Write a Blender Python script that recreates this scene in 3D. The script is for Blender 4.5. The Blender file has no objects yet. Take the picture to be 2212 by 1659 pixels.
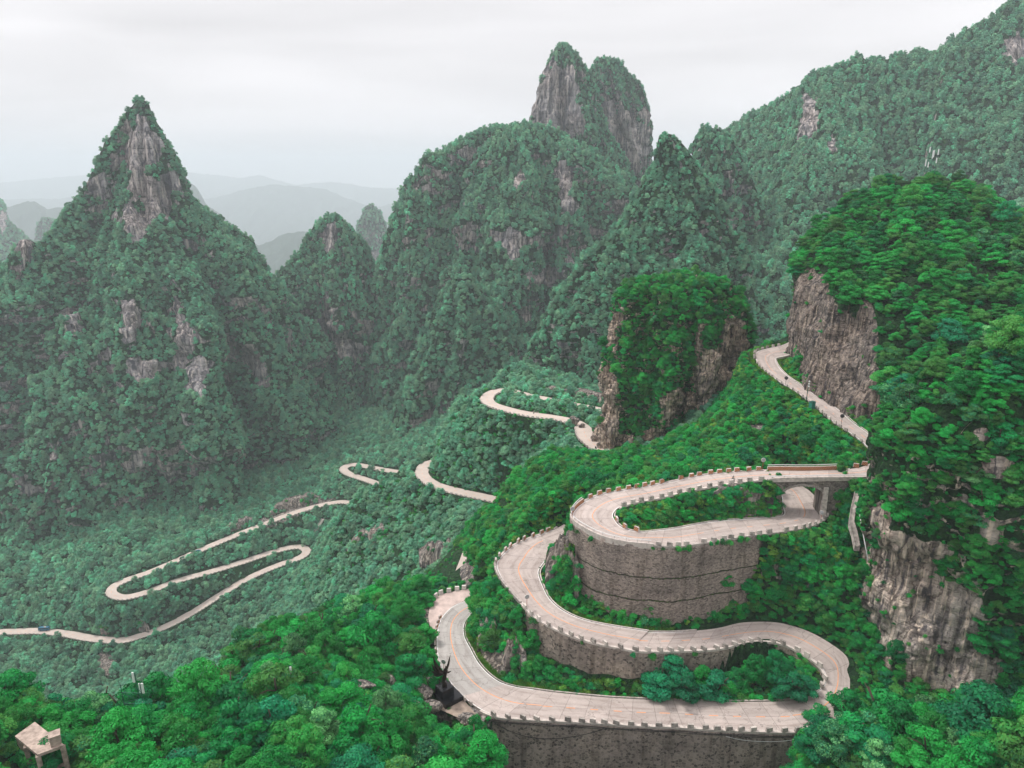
import bpy, math, random
import numpy as np
from mathutils import Vector
SC = bpy.context.scene
COL = SC.collection
R = math.radians
SHRUBS = True
HAZE = 0.00013
# ------------------------------------------------------------------ camera
PITCH = R(17.0); FOC = 1512.1; CX, CY = 1106.0, 829.5      # focal and centre for a 2212 px wide frame
SP, CP = math.sin(PITCH), math.cos(PITCH)
cam_d = bpy.data.cameras.new('camera'); cam = bpy.data.objects.new('camera', cam_d); COL.objects.link(cam)
cam.location = (0, 0, 0); cam.rotation_euler = (R(90)-PITCH, 0, 0)
cam_d.sensor_width = 36; cam_d.lens = 36*FOC/2212; cam_d.clip_start = 1; cam_d.clip_end = 30000
SC.camera = cam
# ------------------------------------------------------------------ sky and sun
SUN_EL, SUN_AZ = R(58), R(-62)          # sun azimuth from +Y towards +X
w = bpy.data.worlds.new('World'); SC.world = w; w.use_nodes = True
nt = w.node_tree; nt.nodes.clear()
def N(nt, t, **k):
    n = nt.nodes.new(t)
    for a, b in k.items(): setattr(n, a, b)
    return n
def LK(nt, a, b): nt.links.new(a, b)
out = N(nt, 'ShaderNodeOutputWorld'); bg = N(nt, 'ShaderNodeBackground'); bg.inputs['Strength'].default_value = 0.1
sky = N(nt, 'ShaderNodeTexSky'); sky.sky_type = 'NISHITA'; sky.sun_disc = False; sky.sun_elevation = SUN_EL; sky.sun_rotation = SUN_AZ
sky.air_density = 1.5; sky.dust_density = 4
tc = N(nt, 'ShaderNodeTexCoord'); sep = N(nt, 'ShaderNodeSeparateXYZ'); LK(nt, tc.outputs['Generated'], sep.inputs[0])
rmp = N(nt, 'ShaderNodeValToRGB'); LK(nt, sep.outputs['Z'], rmp.inputs[0])
e = rmp.color_ramp.elements; e[0].position = 0.0; e[0].color = (0.245, 0.238, 0.243, 1); e[1].position = 0.9; e[1].color = (.44, .43, .44, 1)
mp = N(nt, 'ShaderNodeMapping'); mp.inputs['Scale'].default_value = (1.0, 1.0, 7.0); mp.inputs['Rotation'].default_value = (0, R(8), 0)
LK(nt, tc.outputs['Generated'], mp.inputs[0])
nz = N(nt, 'ShaderNodeTexNoise'); nz.inputs['Scale'].default_value = 1.7; nz.inputs['Detail'].default_value = 5; nz.inputs['Roughness'].default_value = 0.45
nz.inputs['Distortion'].default_value = 0.4
LK(nt, mp.outputs[0], nz.inputs['Vector'])
mr = N(nt, 'ShaderNodeMapRange'); mr.inputs['From Min'].default_value = 0.32; mr.inputs['From Max'].default_value = 0.68
mr.inputs['To Min'].default_value = 0.84; mr.inputs['To Max'].default_value = 1.12; LK(nt, nz.outputs[0], mr.inputs[0])
ml = N(nt, 'ShaderNodeVectorMath', operation='SCALE'); LK(nt, rmp.outputs[0], ml.inputs[0]); LK(nt, mr.outputs[0], ml.inputs['Scale'])
m2 = N(nt, 'ShaderNodeVectorMath', operation='SCALE'); m2.inputs['Scale'].default_value = 21.0; LK(nt, ml.outputs[0], m2.inputs[0])
mx = N(nt, 'ShaderNodeMix', data_type='RGBA'); mx.inputs['Factor'].default_value = 0.975
LK(nt, sky.outputs[0], mx.inputs['A']); LK(nt, m2.outputs[0], mx.inputs['B'])
LK(nt, mx.outputs['Result'], bg.inputs['Color']); LK(nt, bg.outputs[0], out.inputs['Surface'])
sd = bpy.data.lights.new('sun', 'SUN'); sd.energy = 1.5; sd.angle = R(10); sd.color = (1.0, 0.96, 0.9)
sun = bpy.data.objects.new('sun', sd); COL.objects.link(sun)
sv = Vector((math.sin(SUN_AZ)*math.cos(SUN_EL), math.cos(SUN_AZ)*math.cos(SUN_EL), math.sin(SUN_EL)))
sun.rotation_euler = sv.to_track_quat('Z', 'Y').to_euler()
vs = SC.view_settings
SC.display_settings.display_device = 'sRGB'; vs.view_transform = 'Standard'; vs.look = 'None'; vs.gamma = 1; vs.use_curve_mapping = False; vs.exposure = 0.70
cy = SC.cycles
cy.max_bounces = 5; cy.diffuse_bounces = 3; cy.glossy_bounces = 2; cy.transmission_bounces = 2; cy.transparent_max_bounces = 4; cy.volume_bounces = 2
cy.use_denoising = True; cy.denoiser = 'OPENIMAGEDENOISE'; cy.use_adaptive_sampling = True; cy.adaptive_threshold = 0.02
cy.sample_clamp_indirect = 4; cy.caustics_reflective = False; cy.caustics_refractive = False
# ------------------------------------------------------------------ projection helpers (2212 px frame)
def fac(py): return SP + (py-CY)/FOC*CP
def PD(px, py, d):                      # point at depth d along the optical axis
    dy = (py-CY)/FOC
    return ((px-CX)/FOC*d, d*(CP-dy*SP), -d*(SP+dy*CP))
def PZ(px, py, z): return PD(px, py, -z/fac(py))
def HID(px, d, z): return ((px-CX)/FOC*d, (d+z*SP)/CP, z)   # a point given by column, depth and height
def proj(P):
    P = np.asarray(P, float)
    d = P[..., 1]*CP - P[..., 2]*SP
    d = np.maximum(d, 1e-3)
    return CX+FOC*P[..., 0]/d, CY - FOC*(P[..., 1]*SP+P[..., 2]*CP)/d, d
K = 2212/2560
def c1(x, y): return ((1000+.28933*x)*K, (1100+.28933*y)*K)
def c2(x, y): return ((1560+.28933*x)*K, (1100+.28933*y)*K)
def c3(x, y): return ((1040+.28933*x)*K, (1440+.28933*y)*K)
def c4(x, y): return ((1560+.28933*x)*K, (1440+.28933*y)*K)
def c6(x, y): return ((1400+.28933*x)*K, (600+.28933*y)*K)
# ------------------------------------------------------------------ noise
def vnoise(p, seed=0):
    p = np.asarray(p, float); i = np.floor(p).astype(np.int64); f = p-i; f = f*f*f*(f*(f*6-15)+10)
    def h(ix, iy, iz):
        n = (ix*374761393 + iy*668265263 + iz*2147483647 + seed*144665) & 0xffffffff
        n = ((n ^ (n >> 13))*1274126177) & 0xffffffff
        n = ((n ^ (n >> 16))*2246822519) & 0xffffffff
        return ((n ^ (n >> 15)) & 0xffff)/32767.5-1
    r = 0
    for a in (0, 1):
        wa = f[..., 0] if a else 1-f[..., 0]
        for b in (0, 1):
            wb = f[..., 1] if b else 1-f[..., 1]
            for c in (0, 1):
                wc = f[..., 2] if c else 1-f[..., 2]
                r = r + wa*wb*wc*h(i[..., 0]+a, i[..., 1]+b, i[..., 2]+c)
    return r
def fbm(p, scale, octs=4, seed=0, gain=.5):
    p = np.asarray(p, float)*np.asarray(scale, float); a = 1; s = 0; r = 0
    for o in range(octs):
        r = r + a*vnoise(p, seed+o*17); s += a; a *= gain; p = p*2.03+11.3
    return r/s
def sstep(a, b, x):
    t = np.clip((x-a)/(b-a), 0, 1); return t*t*(3-2*t)
# ------------------------------------------------------------------ mesh helpers
def tag(o, label=None, cat=None, group=None, kind=None):
    if label: o['label'] = label
    if cat: o['category'] = cat
    if group: o['group'] = group
    if kind: o['kind'] = kind
    return o
def mkmesh(name, V, F, mats=(), smooth=False, uv=None, midx=None):
    me = bpy.data.meshes.new(name)
    V = np.asarray(V, np.float32).reshape(-1, 3); F = np.asarray(F, np.int32) if not isinstance(F, list) else F
    if isinstance(F, np.ndarray):
        k = F.shape[1]; me.vertices.add(len(V)); me.vertices.foreach_set('co', V.ravel())
        me.loops.add(F.size); me.loops.foreach_set('vertex_index', F.ravel())
        me.polygons.add(len(F)); me.polygons.foreach_set('loop_start', np.arange(0, F.size, k, dtype=np.int32))
        me.update(calc_edges=True)
    else:
        me.from_pydata([tuple(v) for v in V.tolist()], [], F); me.update()
    for m in mats: me.materials.append(m)
    if smooth: me.polygons.foreach_set('use_smooth', np.ones(len(me.polygons), bool))
    if uv is not None:
        l = me.uv_layers.new(name='uv'); idx = np.empty(len(me.loops), np.int32); me.loops.foreach_get('vertex_index', idx)
        l.data.foreach_set('uv', np.asarray(uv, np.float32)[idx].ravel())
    if midx is not None: me.polygons.foreach_set('material_index', np.asarray(midx, np.int32))
    me.validate(); return me
def mkobj(name, me, parent=None):
    o = bpy.data.objects.new(name, me); COL.objects.link(o)
    if parent: o.parent = parent
    return o
def empty(name, loc=(0, 0, 0), rz=0):
    o = bpy.data.objects.new(name, None); COL.objects.link(o); o.location = loc; o.rotation_euler = (0, 0, rz); o.empty_display_size = .5
    return o
class MB:                               # collects simple solids into one mesh
    def __init__(s): s.V = []; s.F = []; s.M = []
    def add(s, V, F, m=0):
        b = len(s.V); s.V += [tuple(v) for v in V]; s.F += [tuple(i+b for i in f) for f in F]; s.M += [m]*len(F); return s
    def box(s, c, d, m=0, taper=1.0, rz=0):
        x, y, z = d[0]/2, d[1]/2, d[2]/2; cr, sr = math.cos(rz), math.sin(rz); V = []
        for k in (-1, 1):
            t = taper if k > 0 else 1
            for a, b in ((-1, -1), (1, -1), (1, 1), (-1, 1)):
                X, Y = a*x*t, b*y*t; V.append((c[0]+X*cr-Y*sr, c[1]+X*sr+Y*cr, c[2]+k*z))
        return s.add(V, [(3, 2, 1, 0), (4, 5, 6, 7), (0, 1, 5, 4), (1, 2, 6, 5), (2, 3, 7, 6), (3, 0, 4, 7)], m)
    def tube(s, P, r, n=6, m=0, cap=True):
        P = [Vector(p) for p in P]; rr = r if hasattr(r, '__len__') else [r]*len(P); V = []; F = []
        for i, p in enumerate(P):
            t = (P[min(i+1, len(P)-1)]-P[max(i-1, 0)]).normalized()
            a = t.cross(Vector((0, 0, 1)) if abs(t.z) < .95 else Vector((1, 0, 0))).normalized(); b = t.cross(a)
            for k in range(n):
                q = p+(a*math.cos(2*math.pi*k/n)+b*math.sin(2*math.pi*k/n))*rr[i]; V.append(q)
        for i in range(len(P)-1):
            for k in range(n):
                F.append((i*n+k, i*n+(k+1) % n, (i+1)*n+(k+1) % n, (i+1)*n+k))
        if cap: F += [tuple(range(n-1, -1, -1)), tuple((len(P)-1)*n+k for k in range(n))]
        return s.add(V, F, m)
    def build(s, name, mats, parent=None, smooth=False):
        return mkobj(name, mkmesh(name, s.V, s.F, mats if isinstance(mats, (list, tuple)) else [mats], smooth, midx=s.M), parent)
    def mesh(s, name, mats, smooth=False): return mkmesh(name, s.V, s.F, mats, smooth, midx=s.M)
# ------------------------------------------------------------------ materials
def newmat(name):
    m = bpy.data.materials.new(name); m.use_nodes = True; nt = m.node_tree; nt.nodes.clear()
    o = N(nt, 'ShaderNodeOutputMaterial'); b = N(nt, 'ShaderNodeBsdfPrincipled'); LK(nt, b.outputs[0], o.inputs['Surface'])
    b.inputs['Roughness'].default_value = .85; b.inputs['Specular IOR Level'].default_value = .25
    return m, nt, b
def ramp(nt, src, stops, interp='LINEAR'):
    r = N(nt, 'ShaderNodeValToRGB'); r.color_ramp.interpolation = interp; el = r.color_ramp.elements
    while len(el) < len(stops): el.new(.5)
    for x, (p, c) in zip(el, stops): x.position = p; x.color = (*c, 1) if len(c) == 3 else c
    LK(nt, src, r.inputs[0]); return r.outputs[0]
def noise(nt, vec, scale, detail=4, rough=.55, dist=0, dims=None):
    n = N(nt, 'ShaderNodeTexNoise'); n.inputs['Scale'].default_value = scale; n.inputs['Detail'].default_value = detail
    n.inputs['Roughness'].default_value = rough; n.inputs['Distortion'].default_value = dist; LK(nt, vec, n.inputs['Vector']); return n.outputs[0]
def mapping(nt, vec, sc=(1, 1, 1), rot=(0, 0, 0)):
    m = N(nt, 'ShaderNodeMapping'); m.inputs['Scale'].default_value = sc; m.inputs['Rotation'].default_value = rot; LK(nt, vec, m.inputs[0]); return m.outputs[0]
def mixc(nt, f, a, b, mode='MIX'):
    m = N(nt, 'ShaderNodeMix', data_type='RGBA', blend_type=mode)
    if hasattr(f, 'is_linked') or hasattr(f, 'links'): LK(nt, f, m.inputs['Factor'])
    else: m.inputs['Factor'].default_value = f
    for s, v in (('A', a), ('B', b)):
        if isinstance(v, tuple): m.inputs[s].default_value = (*v, 1) if len(v) == 3 else v
        else: LK(nt, v, m.inputs[s])
    return m.outputs['Result']
def mth(nt, op, a, b=None, c=None):
    m = N(nt, 'ShaderNodeMath', operation=op)
    for i, v in enumerate((a, b, c)):
        if v is None: continue
        if isinstance(v, (int, float)): m.inputs[i].default_value = v
        else: LK(nt, v, m.inputs[i])
    return m.outputs[0]
def bump(nt, b, h, s=.5, d=.3):
    n = N(nt, 'ShaderNodeBump'); n.inputs['Strength'].default_value = s; n.inputs['Distance'].default_value = d; LK(nt, h, n.inputs['Height']); LK(nt, n.outputs[0], b.inputs['Normal'])
def objco(nt): return N(nt, 'ShaderNodeTexCoord').outputs['Object']
def uvco(nt): return N(nt, 'ShaderNodeTexCoord').outputs['UV']
def plain(name, col, rough=.8, metal=0, var=.15, sc=1.5):
    m, nt, b = newmat(name); oi = N(nt, 'ShaderNodeObjectInfo'); ofs = N(nt, 'ShaderNodeVectorMath', operation='ADD'); cb = N(nt, 'ShaderNodeCombineXYZ')
    LK(nt, mth(nt, 'MULTIPLY', oi.outputs['Random'], 40), cb.inputs[0]); LK(nt, objco(nt), ofs.inputs[0]); LK(nt, cb.outputs[0], ofs.inputs[1]); n = noise(nt, ofs.outputs[0], sc, 4)
    if name.endswith('concrete'): n = mth(nt, 'ADD', n, mth(nt, 'MULTIPLY', mth(nt, 'SUBTRACT', oi.outputs['Random'], .5), .28))
    lo = tuple(c*(1-var) for c in col); hi = tuple(min(1, c*(1+var)) for c in col)
    LK(nt, ramp(nt, n, [(.3, lo), (.7, hi)]), b.inputs['Base Color']); b.inputs['Roughness'].default_value = rough; b.inputs['Metallic'].default_value = metal; return m
def rock_color(nt, co, k=1.0, warm=1.0):
    st = noise(nt, mapping(nt, co, (1, 1, .16)), .55*k, 6, .62, .3)           # vertical streaks
    big = noise(nt, co, .09*k, 4, .5)
    fine = noise(nt, mapping(nt, co, (1, 1, 2.5)), 1.6*k, 5, .7)
    bed = noise(nt, mapping(nt, co, (.15, .15, 1.6), (R(9), R(14), 0)), .9*k, 4, .6)
    a = ramp(nt, st, [(.33, (.03, .028, .03)), (.43, (.11, .10, .095)), (.55, (.26, .235, .215)), (.70, (.46, .42, .375))])
    a = mixc(nt, ramp(nt, big, [(.42, (0, 0, 0)), (.62, (1, 1, 1))]), a, (.36*warm, .28, .225))
    a = mixc(nt, .55, a, ramp(nt, st, [(.35, (.06, .055, .055)), (.6, (.40, .36, .33))]))
    a = mixc(nt, .75, a, ramp(nt, fine, [(.30, (.38, .38, .38)), (.55, (1, 1, 1)), (.8, (1.15, 1.13, 1.1))]), 'MULTIPLY')
    a = mixc(nt, .6, a, ramp(nt, bed, [(.38, (.35, .35, .36)), (.46, (1, 1, 1)), (1, (1, 1, 1))]), 'MULTIPLY')
    vw = N(nt, 'ShaderNodeVectorMath', operation='ADD'); LK(nt, mapping(nt, co, (1, 1, .42), (R(12), R(-8), 0)), vw.inputs[0])
    vs_ = N(nt, 'ShaderNodeVectorMath', operation='SCALE'); vs_.inputs['Scale'].default_value = 2.4/k; nn_ = N(nt, 'ShaderNodeTexNoise'); nn_.inputs['Scale'].default_value = .45*k; nn_.inputs['Detail'].default_value = 4; LK(nt, co, nn_.inputs['Vector']); LK(nt, nn_.outputs['Color'], vs_.inputs[0]); LK(nt, vs_.outputs[0], vw.inputs[1])
    vo = N(nt, 'ShaderNodeTexVoronoi', feature='DISTANCE_TO_EDGE'); vo.inputs['Scale'].default_value = .36*k; LK(nt, vw.outputs[0], vo.inputs['Vector'])
    crk = ramp(nt, vo.outputs['Distance'], [(.0, (.16, .15, .15)), (.045, (.75, .74, .73)), (.12, (1, 1, 1))])
    a = mixc(nt, mth(nt, 'MULTIPLY', ramp(nt, big, [(.35, (.3, .3, .3)), (.6, (1, 1, 1))]), .85), a, crk, 'MULTIPLY')
    strk = noise(nt, mapping(nt, co, (1.6, 1.6, .09)), .8*k, 3, .5)
    a = mixc(nt, ramp(nt, strk, [(.55, (0, 0, 0)), (.66, (.75, .75, .75))]), a, (.58, .49, .41))
    a = mixc(nt, ramp(nt, strk, [(.36, (.85, .85, .85)), (.44, (0, 0, 0))]), a, (.045, .043, .05))
    h = mth(nt, 'ADD', mth(nt, 'MULTIPLY', st, 1.2), mth(nt, 'ADD', mth(nt, 'ADD', fine, bed), mth(nt, 'MULTIPLY', mth(nt, 'MINIMUM', vo.outputs['Distance'], .15), 5.0)))
    return a, h
def make_ground(name, k, mul=None):               # green ground cover that gives way to bare limestone where the 'rock' attribute says so
    m, nt, b = newmat(name); co = objco(nt)
    rc, h = rock_color(nt, co, k)
    if mul: rc = mixc(nt, 1.0, rc, mul, 'MULTIPLY')
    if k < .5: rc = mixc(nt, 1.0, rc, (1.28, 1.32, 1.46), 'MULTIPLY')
    g = ramp(nt, noise(nt, co, .9*k, 5, .7), [(.3, (.004, .016, .006)), (.5, (.010, .042, .014)), (.64, (.025, .08, .02)), (.78, (.06, .06, .03))])
    at = N(nt, 'ShaderNodeAttribute', attribute_name='rock')
    f = mth(nt, 'ADD', at.outputs['Fac'], mth(nt, 'MULTIPLY', mth(nt, 'SUBTRACT', noise(nt, co, .5*k, 5, .65), .5), 1.3))
    f = ramp(nt, f, [(.42, (0, 0, 0)), (.55, (1, 1, 1))])
    LK(nt, mixc(nt, f, g, rc), b.inputs['Base Color']); bump(nt, b, h, .9, .6/k); b.inputs['Roughness'].default_value = .95
    return m
M = {}
M['ground'] = make_ground('ground_cover', 1.0)
M['cliff_ground'] = make_ground('brown_cliff_ground', 1.0, (.80, .76, .74)); M['slope_ground'] = make_ground('pale_cliff_ground', .8, (1.65, 1.6, 1.56)); M['pillar_ground'] = make_ground('tan_cliff_ground', 1.0, (1.5, 1.38, 1.26))
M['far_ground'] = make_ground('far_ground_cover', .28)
def make_concrete(name, base, asph=False):
    m, nt, b = newmat(name); uv = uvco(nt); sx = N(nt, 'ShaderNodeSeparateXYZ'); LK(nt, uv, sx.inputs[0]); U, V = sx.outputs[0], sx.outputs[1]
    co = objco(nt)
    vv = mth(nt, 'DIVIDE', V, 4.6)
    fl = mth(nt, 'FLOOR', vv); fr = mth(nt, 'FRACT', mth(nt, 'ADD', vv, mth(nt, 'MULTIPLY', noise(nt, co, .5, 2), .03)))
    side = mth(nt, 'GREATER_THAN', U, .5)
    wn = N(nt, 'ShaderNodeTexWhiteNoise', noise_dimensions='2D'); cv = N(nt, 'ShaderNodeCombineXYZ'); LK(nt, fl, cv.inputs[0]); LK(nt, side, cv.inputs[1]); LK(nt, cv.outputs[0], wn.inputs['Vector'])
    slab = ramp(nt, wn.outputs['Value'], [(0, tuple(c*.86 for c in base)), (1, tuple(min(1, c*1.08) for c in base))])
    st = noise(nt, mapping(nt, co, (1, 1, 1)), .35, 6, .7, .6)
    slab = mixc(nt, .8, slab, ramp(nt, st, [(.25, (.50, .46, .43)), (.42, (.92, .91, .90)), (.7, (1.06, 1.05, 1.04))]), 'MULTIPLY')
    slab = mixc(nt, .6, slab, ramp(nt, noise(nt, co, 2.2, 5, .8), [(.3, (.8, .79, .78)), (.6, (1.03, 1.03, 1.03))]), 'MULTIPLY')
    wheel = mth(nt, 'ABSOLUTE', mth(nt, 'SUBTRACT', mth(nt, 'FRACT', mth(nt, 'MULTIPLY', U, 4)), .5))
    slab = mixc(nt, .7, slab, ramp(nt, wheel, [(.0, (.84, .83, .82)), (.3, (1, 1, 1))]), 'MULTIPLY')
    # tyre and water stains stretched along the lane
    sv2 = N(nt, 'ShaderNodeCombineXYZ'); LK(nt, mth(nt, 'MULTIPLY', U, 9), sv2.inputs[0]); LK(nt, mth(nt, 'MULTIPLY', V, .12), sv2.inputs[1])
    slab = mixc(nt, .95, slab, ramp(nt, noise(nt, sv2.outputs[0], 1.0, 5, .65, .5), [(.28, (.66, .62, .6)), (.47, (1, 1, 1))]), 'MULTIPLY')
    if not asph:
        j = mth(nt, 'LESS_THAN', fr, .022); k2 = mth(nt, 'LESS_THAN', mth(nt, 'ABSOLUTE', mth(nt, 'SUBTRACT', U, .485)), .0055)
        jj = mth(nt, 'MAXIMUM', j, k2)
        crk = N(nt, 'ShaderNodeTexVoronoi', feature='DISTANCE_TO_EDGE'); crk.inputs['Scale'].default_value = .14
        LK(nt, mixc(nt, .12, co, N_col(nt, co)), crk.inputs['Vector'])
        jj = mth(nt, 'MAXIMUM', mth(nt, 'MULTIPLY', jj, .5), mth(nt, 'MULTIPLY', mth(nt, 'LESS_THAN', crk.outputs['Distance'], .006), .4))
        slab = mixc(nt, jj, slab, (.08, .07, .065))
    LK(nt, slab, b.inputs['Base Color']); b.inputs['Roughness'].default_value = .9; return m
def N_col(nt, co):
    n = N(nt, 'ShaderNodeTexNoise'); n.inputs['Scale'].default_value = .6; LK(nt, co, n.inputs['Vector']); m = N(nt, 'ShaderNodeVectorMath', operation='SCALE'); m.inputs['Scale'].default_value = 20
    LK(nt, n.outputs['Color'], m.inputs[0]); return m.outputs[0]
M['concrete_road'] = make_concrete('pinkish_concrete_road', (.50, .43, .40))
M['grey_road'] = make_concrete('grey_concrete_road', (.455, .43, .41))
M['far_road'] = plain('far_concrete_road', (.52, .44, .39), .9, 0, .1, .2)
M['apron'] = plain('red_tinted_pavement', (.52, .41, .37), .9, 0, .22, .5)
M['line_orange'] = plain('orange_line_paint', (.72, .33, .17), .7, 0, .1, 2)
M['line_white'] = plain('white_line_paint', (.80, .78, .76), .7, 0, .12, 2)
M['kerb'] = plain('kerb_concrete', (.50, .44, .40), .9, 0, .3, 1.2)
M['block'] = plain('weathered_concrete', (.44, .39, .355), .9, 0, .45, 1.4)
M['block_white'] = plain('pale_concrete', (.62, .58, .55), .9, 0, .2, 1.4)
M['platform'] = plain('stained_concrete', (.33, .26, .22), .9, 0, .55, 1.1)
M['black'] = plain('polished_black_granite', (.012, .012, .014), .18, 0, .2, 2)
M['bronze'] = plain('dark_bronze', (.045, .03, .024), .35, .7, .3, 2)
M['steel'] = plain('galvanised_steel', (.42, .44, .46), .45, .6, .1, 3)
M['green_steel'] = plain('green_painted_steel', (.02, .10, .075), .5, .2, .2, 2)
M['white_steel'] = plain('white_enamel', (.75, .75, .74), .5, 0, .06, 2)
M['dark_post'] = plain('dark_post_paint', (.05, .045, .045), .6, 0, .2, 2)
M['red'] = plain('red_paint', (.35, .06, .04), .6, 0, .2, 2)
M['cabinet'] = plain('green_cabinet_paint', (.03, .20, .15), .6, 0, .15, 2)
M['cable'] = plain('black_cable_sheath', (.02, .02, .02), .6)
M['glass'] = plain('dark_window_glass', (.02, .025, .03), .1)
M['bus'] = plain('blue_bus_paint', (.03, .14, .22), .4, .1)
M['tyre'] = plain('tyre_rubber', (.02, .02, .02), .9)
M['bark'] = plain('tree_bark', (.07, .055, .042), .95, 0, .4, 3)
M['dirt'] = plain('pale_dirt', (.33, .26, .21), .95, 0, .35, .8)
def make_stripe():
    m, nt, b = newmat('orange_black_stripes'); uv = uvco(nt); sx = N(nt, 'ShaderNodeSeparateXYZ'); LK(nt, uv, sx.inputs[0])
    s = mth(nt, 'FRACT', mth(nt, 'DIVIDE', mth(nt, 'SUBTRACT', sx.outputs[0], mth(nt, 'MULTIPLY', sx.outputs[1], .7)), .42))
    wear = noise(nt, objco(nt), 3, 4, .7)
    c = mixc(nt, mth(nt, 'GREATER_THAN', s, .5), (.12, .085, .07), (.62, .26, .10))
    LK(nt, mixc(nt, ramp(nt, wear, [(.5, (0, 0, 0)), (.72, (.6, .6, .6))]), c, (.42, .34, .29)), b.inputs['Base Color']); return m
M['stripe'] = make_stripe()
def make_stone(name, cell, lo, hi, mortar, bands=None, courses=False):
    m, nt, b = newmat(name); uv = uvco(nt); co = uv
    wob = N(nt, 'ShaderNodeTexNoise'); wob.inputs['Scale'].default_value = 1.1; wob.inputs['Detail'].default_value = 3; LK(nt, co, wob.inputs['Vector'])
    wv = N(nt, 'ShaderNodeVectorMath', operation='SCALE'); wv.inputs['Scale'].default_value = .35; LK(nt, wob.outputs['Color'], wv.inputs[0])
    ad = N(nt, 'ShaderNodeVectorMath', operation='ADD'); LK(nt, mapping(nt, co, (1, 1.45 if courses else 1.1, 1)), ad.inputs[0]); LK(nt, wv.outputs[0], ad.inputs[1])
    v1 = N(nt, 'ShaderNodeTexVoronoi', feature='F1', voronoi_dimensions='2D'); v1.inputs['Scale'].default_value = 1/cell; LK(nt, ad.outputs[0], v1.inputs['Vector'])
    v2 = N(nt, 'ShaderNodeTexVoronoi', feature='DISTANCE_TO_EDGE', voronoi_dimensions='2D'); v2.inputs['Scale'].default_value = 1/cell; LK(nt, ad.outputs[0], v2.inputs['Vector'])
    sc = N(nt, 'ShaderNodeSeparateColor'); LK(nt, v1.outputs['Color'], sc.inputs[0])
    c = ramp(nt, sc.outputs[0], [(0, lo), (.35, tuple((a+q)/2 for a, q in zip(lo, hi))), (1, hi)])
    c = mixc(nt, ramp(nt, v2.outputs['Distance'], [(.03, (1, 1, 1)), (.10, (0, 0, 0))]), c, mortar)
    big = noise(nt, co, .12, 5, .6, .5)
    c = mixc(nt, .85, c, ramp(nt, big, [(.3, (.52, .5, .5)), (.5, (.95, .93, .92)), (.7, (1.25, 1.2, 1.14))]), 'MULTIPLY')
    c = mixc(nt, .8, c, ramp(nt, noise(nt, mapping(nt, co, (1, .12, 1)), .5, 5, .65), [(.33, (.42, .40, .38)), (.5, (1, 1, 1))]), 'MULTIPLY')
    if bands:
        sx = N(nt, 'ShaderNodeSeparateXYZ'); LK(nt, uv, sx.inputs[0])
        wb = mth(nt, 'MULTIPLY', mth(nt, 'SUBTRACT', noise(nt, co, .25, 3), .5), 1.3)
        yy = mth(nt, 'ADD', sx.outputs[1], wb)
        for zb in bands:
            f = mth(nt, 'LESS_THAN', mth(nt, 'ABSOLUTE', mth(nt, 'SUBTRACT', yy, zb)), .16)
            c = mixc(nt, f, c, mixc(nt, ramp(nt, noise(nt, co, 1.2, 3), [(.45, (0, 0, 0)), (.6, (1, 1, 1))]), (.035, .03, .026), (.05, .085, .02)))
    LK(nt, c, b.inputs['Base Color']); b.inputs['Roughness'].default_value = .95
    bump(nt, b, v2.outputs['Distance'], .8, .12); return m
M['stone_a'] = make_stone('irregular_stone_masonry', .62, (.09, .078, .072), (.37, .31, .275), (.38, .32, .28))
M['stone_b'] = make_stone('grey_brown_stone_masonry', .55, (.09, .078, .07), (.40, .335, .29), (.34, .285, .25))
M['stone_u'] = make_stone('coursed_stone_masonry', .42, (.12, .10, .09), (.40, .335, .295), (.22, .185, .165), bands=(-7.6, -13.2), courses=True)
M['stone_bridge'] = make_stone('bridge_stonework', .5, (.10, .09, .085), (.33, .29, .26), (.15, .13, .12), courses=True)
def make_rock(name, k, tint=1.0):
    m, nt, b = newmat(name); c, h = rock_color(nt, objco(nt), k, tint); LK(nt, c, b.inputs['Base Color']); bump(nt, b, h, 1, .5/k); return m
M['boulder'] = make_rock('limestone', 1.6)
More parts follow.
